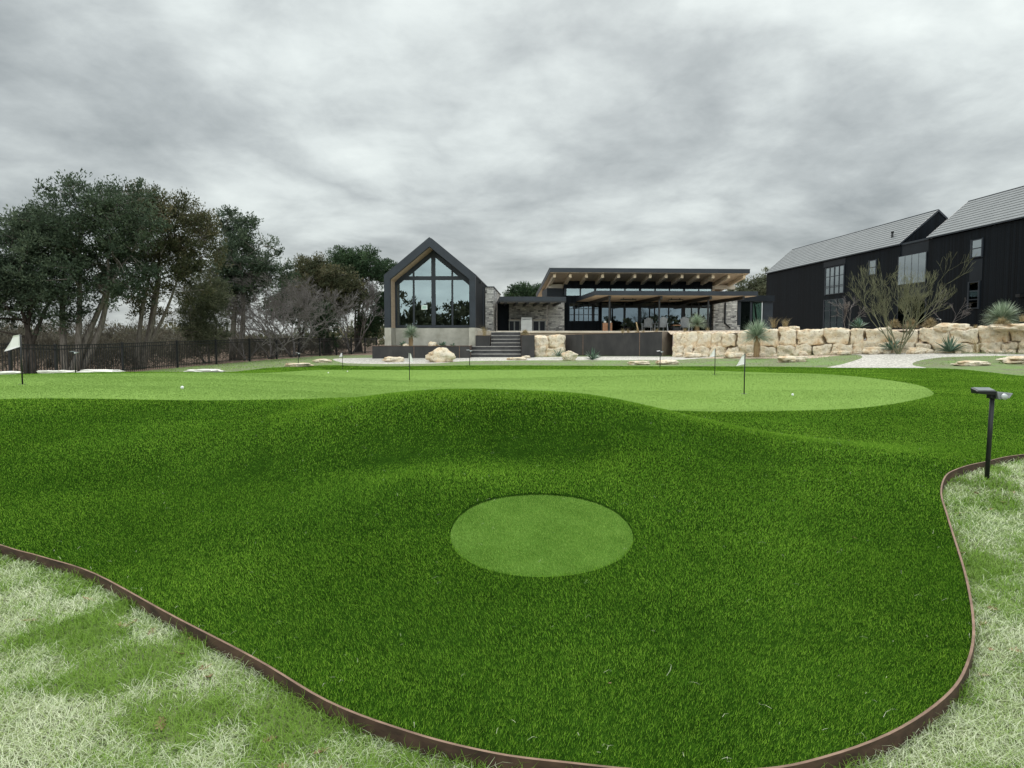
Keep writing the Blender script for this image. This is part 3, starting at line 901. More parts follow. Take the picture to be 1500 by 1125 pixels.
# ------------------------------------------------------------------ rocks
def rock_mesh(name, sx, sy, sz, mat, seed, sub=4, rough=0.25, box=0.0):
    bm = bmesh.new()
    bmesh.ops.create_icosphere(bm, subdivisions=sub, radius=1)
    off = Vector((seed * 3.7, seed * 1.3, seed * 2.1))
    for v in bm.verts:
        p = v.co.copy()
        if box:
            m = max(abs(p.x), abs(p.y), abs(p.z))
            p = p.lerp(p / m * 0.86, box)
        f = 1 + rough * noise.fractal(p * 1.3 + off, 1.0, 2.0, 5) + rough * 0.5 * (noise.cell(p * 2.1 + off) - 0.5)
        p *= f
        v.co = (p.x * sx, p.y * sy, p.z * sz)
    me = bpy.data.meshes.new(name)
    bm.to_mesh(me)
    bm.free()
    me.materials.append(M[mat])
    me.polygons.foreach_set("use_smooth", [True] * len(me.polygons))
    o = bpy.data.objects.new(name, me)
    col.objects.link(o)
    return o
def rock(px0, px1, top, base, Y, label, mat="limestone", name="boulder", cat="rock", depth=0.8, box=0.2, z0=None, seed=None, group=None):
    c = (px0 + px1) / 2
    w = (px1 - px0) / F * Y / 2
    h = (base - top) / F * Y
    p = ground(c, Y) if z0 is None else Vector((*at(c, Y), z0))
    o = rock_mesh(name, w, w * depth, h * 0.62, mat, seed if seed is not None else c * 0.13, box=box)
    o.location = p + Vector((0, 0, h * 0.38))
    o.rotation_euler = (0, 0, 0)
    tag(o, label, cat, group)
    return o
rock(625, 667, 514, 533.5, 36.5, "large pointed limestone boulder in front of the low steel planter", "limestone", depth=0.7, box=0.0, seed=4.1)
rock(560, 592, 523.5, 531, 36.8, "low lumpy limestone rock left of the large pointed boulder", depth=0.6)
rock(419, 457, 534, 539.8, 32.5, "flat cream stone in the grass nearest the fence", name="flat_stone", depth=0.8, box=0.5, group="flat stones in the rough grass")
rock(459, 487, 529.5, 534.5, 37, "flat cream stone behind and right of the one nearest the fence", name="flat_stone", box=0.4, group="flat stones in the rough grass")
rock(742, 772, 527.5, 531.5, 38.5, "thin line of low stones in the grass before the steps", name="flat_stone", box=0.3, depth=.5, group="flat stones in the rough grass")
rock(918, 953, 529.8, 535.5, 33.5, "flat pale stone left of the T shaped stake light by the tall planter", "limestone_pale", name="flat_stone", box=0.4, group="flat stones in the rough grass")
rock(958, 995, 528.5, 535, 33.5, "flat pale stone right behind the T shaped stake light by the tall planter", "limestone_pale", name="flat_stone", box=0.4, group="flat stones in the rough grass")
rock(1138, 1182, 520, 529, 32, "flat cream stone in the grass left of the gravel path", name="flat_stone", box=0.3, group="flat stones in the rough grass")
rock(1396, 1452, 523.5, 530.5, 25.5, "long thin cream stone in the grass right of the gravel path", name="flat_stone", box=0.3, depth=.5, group="flat stones in the rough grass")
rock(1468, 1530, 517, 527, 26, "large flat cream stone at the right edge beside the path", name="flat_stone", box=0.4, group="flat stones in the rough grass")
rock(822, 846, 517.5, 531.5, 38.2, "rounded cream boulder at the foot of the tall steel planter", box=0.2)
for k, (a, b, lab) in enumerate(((-30, 32, "white flat ledge stone behind the nearest left flag"), (58, 112, "long white flat stone beneath the big trees at the fence"), (114, 182, "low white flat stone right of the fence stake light"), (268, 330, "white flat stone at the right end of the fence stones"))):
    rock(a, b, 543, 549.5 if k < 3 else 548, 19 + k * 1.2, lab, "white_stone", name="flat_stone", box=0.6, depth=0.5, group="white stones along the fence")
for px, Y, s, lab in ((1015, 39.0, 26, "broad flat rock at the foot of the limestone wall by the tall planter"), (1075, 37.2, 34, "lumpy rock at the foot of the wall under the large yucca"), (1285, 34.8, 40, "low rock in the bed left of the bare green tree's foot"), (1345, 33.6, 34, "low rock in the bed right of the bare green tree's foot"), (1236, 35.2, 22, "small rock in the bed at the top left of the gravel path"), (770, 41, 14, "small rubble rock beside the right steel step box")):
    rock(px - s / 2, px + s / 2, 0, s * 0.27, Y, lab, "limestone", name="bed_rock", depth=.6)
for k in range(26):
    px = 992 + k * 20.5 + rnd.uniform(-8, 8)
    Y = np.interp(px, [984, 1060, 1130, 1200, 1270, 1340, 1420, 1500, 1570], [41.0, 39.4, 37.8, 36.6, 35.4, 34.2, 32.6, 30.8, 29.2]) - rnd.uniform(.1, .9)
    s = rnd.uniform(7, 19)
    rock(px - s / 2, px + s / 2, 0, s * rnd.uniform(.3, .5), Y, "irregular rubble stone at the foot of the long limestone wall", "limestone", name="rubble_stone", depth=.7, seed=k * 1.7 + 50, group="rubble stones along the foot of the limestone wall")

# ------------------------------------------------------------------ trees
def leaf_mesh(name, centres, radii, n_per, size, mat, parent, up=0.35, aspect=2.6, seed=1, sprig=True):
    """many small pointed leaves spread through ragged clumps"""
    rs = np.random.RandomState(seed)
    C = np.repeat(np.array([tuple(c) for c in centres]), n_per, axis=0)
    Rr = np.repeat(np.asarray(radii, float), n_per)
    n = len(C)
    ctone = np.repeat(rs.rand(len(centres)), n_per)
    d = rs.normal(size=(n, 3))
    d /= np.linalg.norm(d, axis=1)[:, None]
    r = rs.rand(n) ** 0.55
    if sprig:                                     # pull leaves into sprigs that radiate from the clump
        ns = 9
        sd = rs.normal(size=(len(centres), ns, 3)) + np.array([0, 0, 0.35])
        sd /= np.linalg.norm(sd, axis=2)[:, :, None]
        ci = np.repeat(np.arange(len(centres)), n_per)
        d2 = sd[ci, rs.randint(0, ns, n)]
        d = d2 + rs.normal(size=(n, 3)) * 0.22
        d /= np.linalg.norm(d, axis=1)[:, None]
        r = rs.rand(n) ** 0.7 * 1.15
    p = C + d * (Rr * r)[:, None] * np.array([1, 1, 0.8])
    ax = d + rs.normal(size=(n, 3)) * 0.55 + np.array([0, 0, up])
    ax /= np.linalg.norm(ax, axis=1)[:, None]
    t = np.cross(ax, rs.normal(size=(n, 3)))
    t /= np.linalg.norm(t, axis=1)[:, None] + 1e-9
    s = size * rs.uniform(0.6, 1.3, n)
    hl, hw = s[:, None] * 0.5, s[:, None] * 0.5 / aspect
    v = np.stack([p - ax * hl, p + t * hw, p + ax * hl, p - t * hw], axis=1)
    tone = np.clip(0.55 * ctone + 0.45 * rs.rand(n), 0, 1)
    return mesh_np(name, v.reshape(-1, 3), np.arange(4 * n).reshape(-1, 4), 4, M[mat], tone=tone, parent=parent)

def curve(a, b, bend, n=5, rs=rnd):
    a, b = Vector(a), Vector(b)
    m = (a + b) / 2 + Vector((rs.uniform(-1, 1), rs.uniform(-1, 1), rs.uniform(-.3, .6))) * bend * (b - a).length
    return [(a * (1 - t) ** 2 + m * 2 * t * (1 - t) + b * t * t) for t in [i / (n - 1) for i in range(n)]]

def tree(px, base_py, Y, blobs, label, mat="leaf_dark", bark="bark", stems=3, trunk_r=0.2, clumps=130, n_per=85, leaf=0.17, clump_r=0.62, seed=1, group="trees beyond the fence", cat="tree", name="tree", depth=0.8, lean=0.0, spread=0.3):
    """blobs: (cx, cy, rx, ry) pixel ellipses at distance Y that the crown fills; the crown is as deep as it is wide"""
    rs = random.Random(seed)
    x, y = at(px, Y)
    base = Vector((x, y, g(x, y) - 0.05))
    t = thing(name, label, cat, base, 0, group)
    s = Y / F
    B = []
    for cx, cy, rx, ry in blobs:
        c = P(cx, cy, Y) - base
        B.append((c, rx * s, rx * s * depth, ry * s))
    vol = [b[1] * b[3] for b in B]
    cs, rad = [], []
    off = Vector((seed * 2.3, seed * 5.1, 0))
    while len(cs) < clumps:
        c, a, b, h = rs.choices(B, vol)[0]
        d = Vector((rs.gauss(0, 1), rs.gauss(0, 1), rs.gauss(0, 1))).normalized() * (rs.random() ** 0.38)
        p = c + Vector((d.x * a, d.y * b, d.z * h))
        if noise.noise(p * 0.6 + off) < -0.33:      # holes the sky shows through
            continue
        cs.append(p)
        rad.append(clump_r * rs.uniform(0.6, 1.3))
    top = Vector((0, 0, 0))
    for c in cs:
        top += c
    top /= len(cs)
    low = min(c.z for c in cs)
    wood = MB()
    nodes = []
    for k in range(stems):
        a = 2 * math.pi * k / stems + rs.uniform(-.5, .5)
        st = Vector((math.cos(a), math.sin(a) * .6, 0)) * trunk_r * 0.8 + Vector((0, 0, -0.1))
        tgt = rs.choice(cs).lerp(top, 0.35)
        tgt = Vector((tgt.x, tgt.y, low + (top.z - low) * rs.uniform(0.5, 1.1)))
        if k == 0:
            tgt = top.copy()
        pts = curve(st, tgt, 0.12, 8, rs)
        r0 = trunk_r / math.sqrt(stems) * rs.uniform(0.85, 1.25)
        wood.tube(pts, [r0 * (1 - 0.72 * i / 7) for i in range(8)], 8)
        nodes += [(pts[i], r0 * (1 - 0.72 * i / 7)) for i in range(2, 8)]
    sub = []
    for k in range(max(10, clumps // 6)):
        c = rs.choice(cs)
        nd, r = min(nodes, key=lambda q: (q[0] - c).length + (0.8 if q[0].z > c.z else 0))
        end = nd.lerp(c, 0.8)
        pts = curve(nd, end, 0.18, 5, rs)
        wood.tube(pts, [r * 0.55 * (1 - 0.7 * i / 4) for i in range(5)], 6)
        sub += [(p, r * 0.4) for p in pts[1:]]
    nodes += sub
    for c in cs:
        nd, r = min(nodes, key=lambda q: (q[0] - c).length)
        if (nd - c).length > 0.15:
            wood.tube(curve(nd, c, 0.15, 4, rs), [min(r * 0.6, 0.035), 0.02, 0.014, 0.007], 4, cap=False)
    wood.build("trunk", bark, t)
    leaf_mesh("crown", cs, rad, int(n_per * 2.3), leaf * .78, mat, t, seed=seed)
    return t

tree(40, 548, 30, [(25, 395, 95, 62), (-35, 420, 80, 70), (60, 440, 70, 45)], "dark juniper with low sagging crown at the far left edge", "leaf_dark", "bark_dark", 4, .28, 230, 80, seed=3, lean=-1)
tree(105, 547, 31, [(120, 318, 95, 50), (70, 350, 60, 45), (180, 320, 60, 52), (130, 400, 95, 50), (45, 325, 45, 42)], "tallest multi-stemmed dark tree at left with thick grey leaning trunks", "leaf_dark", "bark", 5, .34, 300, 80, seed=5)
tree(200, 547, 34, [(235, 345, 78, 62), (275, 365, 50, 62), (215, 410, 90, 55), (225, 310, 55, 32)], "bronze tinged tree with several upright trunks, right of the tallest tree", "leaf_brown", "bark", 4, .30, 260, 80, seed=8)
tree(345, 535, 43, [(345, 335, 32, 32), (365, 385, 55, 42), (395, 395, 32, 30), (330, 420, 45, 35)], "dark tree with a pointed top, standing behind the small olive tree", "leaf_dark", "bark", 2, .25, 200, 75, leaf=.2, seed=13)
tree(305, 541, 39, [(298, 465, 38, 50), (300, 430, 28, 26), (302, 485, 34, 18)], "small round olive green tree with thin trunk close behind the fence", "leaf_olive", "bark", 2, .1, 170, 120, leaf=.11, clump_r=.52, seed=21)
tree(475, 527, 53, [(476, 483, 23, 32), (474, 460, 16, 20)], "narrow dark green sapling behind the fence, right of the grey leafless trees", "leaf_green", "bark_dark", 1, .09, 70, 70, leaf=.17, clump_r=.48, seed=34)
tree(480, 520, 56, [(475, 420, 45, 38), (455, 400, 25, 20), (500, 430, 30, 35)], "bronze tinged tree between the grey leafless trees and the glass house", "leaf_brown", "bark_dark", 3, .3, 190, 85, leaf=.25, clump_r=.8, seed=41)
tree(440, 522, 62, [(440, 432, 40, 32), (415, 450, 28, 22), (465, 465, 36, 26)], "dark green tree filling the gap behind the grey leafless trees", "leaf_green", "bark_dark", 3, .28, 150, 80, leaf=.26, clump_r=.8, seed=47)
tree(525, 519, 63, [(535, 395, 40, 28), (505, 385, 28, 18), (558, 400, 25, 25), (545, 455, 26, 42), (515, 440, 24, 30)], "open crowned dark green tree right beside the glass house", "leaf_green", "bark_dark", 3, .32, 210, 80, leaf=.26, clump_r=.75, seed=55)
tree(765, 490, 82, [(765, 434, 24, 14), (790, 430, 15, 12)], "round green treetop showing above the covered walkway roof", "leaf_green", "bark_dark", 2, .25, 60, 70, leaf=.35, clump_r=.9, seed=61, group="trees behind the buildings")
tree(1110, 490, 86, [(1100, 428, 24, 22), (1130, 425, 22, 26), (1075, 440, 22, 16)], "olive green tree between the pavilion and the black barn wing", "leaf_olive", "bark_dark", 2, .25, 110, 70, leaf=.35, clump_r=.9, seed=63, group="trees behind the buildings")
tree(-120, 548, 33, [(-110, 380, 90, 80), (-60, 440, 60, 50)], "dark tree just outside the left edge with one branch reaching in", "leaf_dark", "bark_dark", 3, .34, 120, 70, seed=71)

def bare_tree(name, loc, label, mat, h, levels=6, first=3, spread=0.55, r0=0.05, seed=1, group=None, fork=(2, 3), shrink=0.76, up=0.25, cat="tree", twig=0.004, wind=(0, 0, 0)):
    rs = random.Random(seed)
    t = thing(name, label, cat, loc, 0, group)
    trunk, tw = MB(), MB()
    def grow(p, d, L, r, lv):
        n = 3
        pts = [p]
        for i in range(n):
            d = (d + Vector((rs.gauss(0, .12), rs.gauss(0, .12), rs.gauss(0, .08) + up * 0.12)) + Vector(wind) * 0.04 * (levels - lv)).normalized()
            pts.append(pts[-1] + d * L / n)
        r1 = max(r * 0.66, twig)
        (trunk if lv > levels - 3 else tw).tube(pts, [r + (r1 - r) * i / n for i in range(n + 1)], 6 if lv > levels - 3 else 3, cap=False)
        if lv == 0:
            return
        for k in range(rs.randint(*fork)):
            ax = Vector((rs.gauss(0, 1), rs.gauss(0, 1), rs.gauss(0, .7)))
            q = (d + (ax - d * ax.dot(d)).normalized() * spread * rs.uniform(0.5, 1.4)).normalized()
            grow(pts[-1] if k < 2 else pts[-2], q, L * shrink * rs.uniform(0.75, 1.2), r1 * 0.92, lv - 1)
    L0 = h * (1 - shrink) / (1 - shrink ** (levels + 1)) * 1.15
    for k in range(first):
        a = 2 * math.pi * k / first + rs.uniform(-.6, .6)
        grow(Vector((math.cos(a) * r0, math.sin(a) * r0, -0.05)), Vector((math.cos(a) * spread, math.sin(a) * spread, 1)).normalized(), L0 * rs.uniform(.85, 1.15), r0 * rs.uniform(.7, 1), levels)
    trunk.build("trunk", mat, t)
    tw.build("twigs", mat, t)
    return t
bare_tree("bare_tree", ground(398, 45), "grey leafless tree behind the fence leaning left, nearer the small olive tree", "bark_bare", 5.5, 8, 4, .6, .08, 4, "leafless trees behind the fence", twig=.007, wind=(-.5, 0, 0))
bare_tree("bare_tree", ground(430, 48), "grey leafless tree behind the fence with slanting trunks, left of the narrow sapling", "bark_bare", 6.2, 8, 4, .62, .09, 9, "leafless trees behind the fence", twig=.007)
bare_tree("bare_tree", ground(515, 58), "small grey leafless tree beside the glass house", "bark_bare", 5.4, 7, 3, .5, .09, 12, "leafless trees behind the fence", twig=.012)
bare_tree("bare_tree", ground(360, 42), "thin grey leafless shrub tree under the pointed dark tree", "bark_bare", 4.5, 7, 3, .6, .05, 15, "leafless trees behind the fence", twig=.009)

def brush():
    """the low grey thicket beyond the fence and the wood that closes the view"""
    rs = np.random.RandomState(5)
    cs, rr = [], []
    for k in range(1500):
        Y = rs.uniform(31, 66)
        x0 = -0.76 * Y - 2
        x1 = -0.21 * Y - 0.8
        x = rs.uniform(x0, x1)
        # stay outside the fence line
        if x > -17.3 + (Y - 27) * 0.155 - 0.6 - 0.02 * Y:
            continue
        h = rs.uniform(0.1, 0.5) + (rs.rand() ** 1.5) * 2.1 * np.clip((-17.3 + (Y - 27) * 0.155 - x) / 14, 0.06, 1)
        cs.append((x, Y, g(x, Y) + h))
        rr.append(rs.uniform(0.35, 1.1))
    o = leaf_mesh("undergrowth", cs, rr, 90, 0.22, "brush", None, up=0.9, aspect=7, seed=9)
    tag(o, "low grey brown thicket on the slope behind the fence", "undergrowth", kind="stuff")
    cs, rr = [], []
    for k in range(420):
        a = rs.uniform(-0.85, -0.12)
        Y = rs.uniform(75, 130)
        x = a * Y
        top = 0.3 + 1.7 * rs.rand() * (0.75 + 0.5 * math.sin(a * 23))
        cs.append((x, Y, 0.3 + top))
        rr.append(rs.uniform(0.8, 1.8))
    o = leaf_mesh("distant_wood", cs, rr, 60, 0.55, "leaf_brown", None, seed=10)
    tag(o, "far low wood behind the thicket at left", "wood", kind="stuff")
    # the wood behind the photographer, which the big windows mirror
    cs, rr = [], []
    for k in range(1500):
        x = rs.uniform(-60, 70)
        y = rs.uniform(-40, -22)
        hmax = (6.8 if x < 4 else 3.4) + 1.3 * math.sin(x * 0.43) + 1.0 * math.sin(x * 1.31 + 2)
        cs.append((x, y, rs.uniform(0.2, max(hmax, 2))))
        rr.append(rs.uniform(0.8, 1.7))
    o = leaf_mesh("mirrored_wood", cs, rr, 80, 0.75, "leaf_olive", None, seed=14)
    tag(o, "dark wood seen only as a reflection in the glass house", "wood", kind="stuff")
brush()

bare_tree("palo_verde", ground(1316, 33.7), "spreading leafless tree with olive green branches rising from the stone bed", "bark_verde", 3.6, 6, 5, .47, .042, 23, twig=.0048, up=.9, fork=(2, 3), shrink=.80, wind=(.03, 0, 0))
bare_tree("bare_sapling", Vector((*at(1385, 40.5), 1.9)), "small thin leafless sapling against the black barn, right of the olive tree", "bark_bare", 2.0, 5, 2, .5, .02, 31, "leafless saplings by the barn", twig=.006)
bare_tree("bare_sapling", Vector((*at(1240, 44), 1.9)), "small thin leafless sapling beside the barn's tall door, left of the olive tree", "bark_bare", 1.9, 5, 2, .5, .02, 33, "leafless saplings by the barn", twig=.006)

# ------------------------------------------------------------------ desert planting
def spiky(name, mb_blades, n, L, w, zc, seed, low=-0.4, curve_=0.15, thick=0.0):
    rs = random.Random(seed)
    for k in range(n):
        a = rs.uniform(0, 2 * math.pi)
        e = math.asin(min(1, max(-1, rs.uniform(low, 1))))
        d = Vector((math.cos(a) * math.cos(e), math.sin(a) * math.cos(e), math.sin(e)))
        l = L * rs.uniform(0.8, 1.08)
        side = d.cross(Vector((rs.gauss(0, .2), rs.gauss(0, .2), 1))).normalized() * w * 0.5
        p0 = Vector((0, 0, zc)) + d * 0.03
        p1 = p0 + d * l * 0.55
        p2 = p0 + d * l + Vector((0, 0, -curve_ * l * abs(math.cos(e))))
        if thick:
            nrm = side.cross(d).normalized() * thick
            mb_blades.add([p0 - side * .7, p0 + side * .7, p0 + nrm * -1, p1 - side, p1 + side, p1 - nrm, p2], [(0, 1, 4, 3), (1, 2, 5, 4), (2, 0, 3, 5), (3, 4, 6), (4, 5, 6), (5, 3, 6)])
        else:
            mb_blades.add([p0 - side * .6, p0 + side * .6, p1 + side, p1 - side, p2], [(0, 1, 2, 3), (3, 2, 4)])
def yucca(loc, Lr, trunk_h, label, seed, n=520, w=0.022, trunk_r=0.11):
    t = thing("yucca", label, "yucca", loc, 0, "yuccas around the buildings")
    mb = MB()
    spiky("leaves", mb, n, Lr, w, trunk_h, seed, low=-0.35, curve_=0.10)
    mb.build("leaves", "yucca", t, tone=True)
    k = MB().tube([(0, 0, -0.1), (0.01, 0, trunk_h * .5), (0, 0, trunk_h + .02)], [trunk_r * 1.05, trunk_r, trunk_r * .9], 10)
    rs = random.Random(seed)
    for i in range(70):
        a = rs.uniform(0, 6.28)
        z = trunk_h * rs.uniform(0.25, 1.0)
        r = trunk_r
        c, s = math.cos(a), math.sin(a)
        k.add([(c * r - s * .02, s * r + c * .02, z), (c * r + s * .02, s * r - c * .02, z), (c * (r + .07), s * (r + .07), z - .3 * min(1, trunk_h))], [(0, 1, 2)])
    k.build("trunk", "thatch", t)
    return t
def agave(loc, Lr, label, seed, n=46, w=0.075, mat="agave"):
    t = MB()
    spiky("agave", t, n, Lr, w, 0.02, seed, low=0.12, curve_=0.06, thick=0.012)
    o = t.build("agave", mat, loc=loc, tone=True)
    return tag(o, label, "agave", "agaves in the planting beds")
def tuft(loc, L, label, seed, n=160, w=0.008, mat="straw", name="grass_tuft", group="dry grass tufts in the beds"):
    mb = MB()
    if "mound" in label or "tangle" in label:
        spiky("tuft", mb, 620, L * .8, .013, L * .12, seed, low=-0.1, curve_=0.35)
        o = mb.build(name, mat, loc=loc, tone=True)
        return tag(o, label, "grass tuft", group)
    rs = random.Random(seed)
    for k in range(n):
        a = rs.uniform(0, 6.28)
        sp = abs(rs.gauss(0, .42))
        d = Vector((math.cos(a) * sp, math.sin(a) * sp, 1)).normalized()
        l = L * rs.uniform(.6, 1.1)
        b = Vector((rs.gauss(0, .09) * L, rs.gauss(0, .09) * L, -.03))
        s = Vector((-math.sin(a), math.cos(a), 0)) * w * .5
        p1 = b + d * l * .6
        p2 = b + d * l + Vector((math.cos(a), math.sin(a), -.3)) * l * .22
        mb.add([b - s, b + s, p1 + s, p1 - s, p2], [(0, 1, 2, 3), (3, 2, 4)])
    o = mb.build(name, mat, loc=loc, tone=True)
    return tag(o, label, "grass tuft", group)
def pz(px, py, Y):
    return P(px, py, Y)

yucca(pz(602, 506, 42.5), .70, .62, "yucca with thick pale trunk in the planter before the glass house", 3)
yucca(pz(1108, 520, 36.6), .98, .95, "large grey green yucca in front of the limestone wall", 4, 620, .026, .15)
yucca(pz(1021, 486, 42.5), .72, .45, "round silvery yucca on the terrace before the pavilion's right glass doors", 5)
yucca(pz(1468, 474, 33), .95, .20, "huge round yucca on top of the wall near the right edge", 6, 900, .024, .14)
agave(pz(868, 527, 38.6), .62, "agave at the foot of the tall steel planter", 11, 44)
agave(pz(1306, 513, 34.4), .72, "dark agave at the foot of the leafless olive tree", 12, 50)
agave(pz(1391, 516, 32.6), .85, "wide agave in the bed right of the leafless olive tree", 13, 54)
agave(pz(1258, 481, 40), .68, "agave on top of the wall in front of the barn's tall door", 14, 50)
agave(pz(590, 507.5, 42), .34, "small dark agave in the low planter left of the trunked yucca", 15, 30)
agave(pz(648, 507.5, 42), .38, "small dark agave in the low planter between rock and right pier", 16, 30)
agave(pz(818, 522, 40.3), .5, "thin leaved agave in front of the small limestone wall by the steps", 17, 40, .04)
agave(pz(663, 507.5, 42.3), .26, "tiny olive agave at the right end of the low planter", 18, 24, .035)
k = 0
for px, py, Y, L, lab in ((1310, 479, 38.5, .55, "rounded straw grass mound behind the leafless olive tree's left side"), (1335, 480, 38, .6, "straw grass mound directly behind the leafless olive tree"), (1362, 479, 37.6, .62, "straw grass mound right of the leafless olive tree"), (1467, 481, 31.7, .62, "straw grass mound in front of the huge right yucca"), (1428, 483, 33, .32, "reddish low grass left of the huge right yucca"),
                      (1408, 483, 34, .3, "low dry grass on the wall top left of the reddish grass"), (1430, 515, 31.3, .7, "thin tall dry grass stalks in front of the right wall"), (1497, 470, 31.8, .4, "straw grass at the right edge on the wall"),
                      (912, 490, 43, .45, "thin straw tuft at the planter rim, first from the left"), (920, 490, 43, .42, "thin straw tuft at the planter rim, second from the left"), (932, 490, 43, .42, "thin straw tuft at the planter rim, third from the left"), (942, 490, 42.8, .38, "thin straw tuft at the planter rim beside the wooden stake"), (961, 489, 42.6, .42, "thin straw tuft at the planter rim before the adirondack chair"),
                      (1003, 487, 42.3, .35, "straw tuft on the wall top left of the silvery yucca"), (1036, 487, 42, .42, "straw tuft on the wall top right of the silvery yucca"), (1133, 479, 41, .75, "tall sparse reddish stalks before the left end of the barn"), (1150, 479, 40.6, .7, "tall sparse stalks before the barn, right of the reddish stalks"),
                      (710, 491, 42.6, .7, "pinkish dry grass in the steel box beside the steps"), (640, 508, 41.7, .25, "sparse dry grass in the low planter by the rock")):
    tuft(pz(px, py, Y), L, lab, 100 + k, 300 if "mound" in lab else 60, .012 if "mound" in lab else .01)
    k += 1
rock(627, 640, 500.5, 507.5, 42, "round pale boulder resting in the low planter before the concrete base", "limestone_pale", z0=pz(633, 507.5, 42).z, box=.1, seed=2.2)
rock(590, 599, 503, 508, 41.8, "small pale rock in the low planter beside the small agave", "limestone_pale", z0=pz(594, 508, 41.8).z, box=.1, seed=2.9)

# ------------------------------------------------------------------ fence
def fence():
    t = thing("iron_fence", "black iron picket fence stepping along the wood at left", "fence", (-17.3, 27, 0))
    O = Vector((-17.3, 27, 0))
    posts = [-40, 15, 82, 180, 260, 317, 366, 405.6, 438.6, 469, 493, 515, 535, 552]
    pos = []
    for px in posts:
        a = (px - 750) / F
        k = (-17.3 - a * 27) / (a * 22 - 3.4)
        pos.append(Vector((-17.3 + 3.4 * k, 27 + 22 * k, 0)))
    H = 1.26
    zs = []
    for p in pos:
        zs.append(g(p.x, p.y))
    for i, p in enumerate(pos):
        MB().box(-.045, .045, -.045, .045, -.1, H + .06).build("post", "black_metal", t, loc=p - O + Vector((0, 0, zs[i])))
    for i in range(len(pos) - 1):
        a, b = pos[i], pos[i + 1]
        za, zb = zs[i], zs[i + 1]
        d = (b - a)
        u = d.normalized()
        nrm = Vector((-u.y, u.x, 0))
        m = MB()
        A, B = a - O + u * .046, b - O - u * .046
        for h in (0.12, H - 0.16, H - 0.02):
            w = nrm * .018
            q = [A - w + Vector((0, 0, za + h)), B - w + Vector((0, 0, zb + h)), B + w + Vector((0, 0, zb + h)), A + w + Vector((0, 0, za + h))]
            m.hexa(q, [v + Vector((0, 0, .035)) for v in q])
        n = max(4, int(d.length / 0.135))
        for k in range(1, n):
            f = k / n
            c = A.lerp(B, f)
            z = za + (zb - za) * f
            r = .011
            m.box(c.x - r, c.x + r, c.y - r, c.y + r, z + .03, z + H + (0.0 if k % 1 else 0.02))
        m.build("picket_panel", "black_metal", t)
fence()

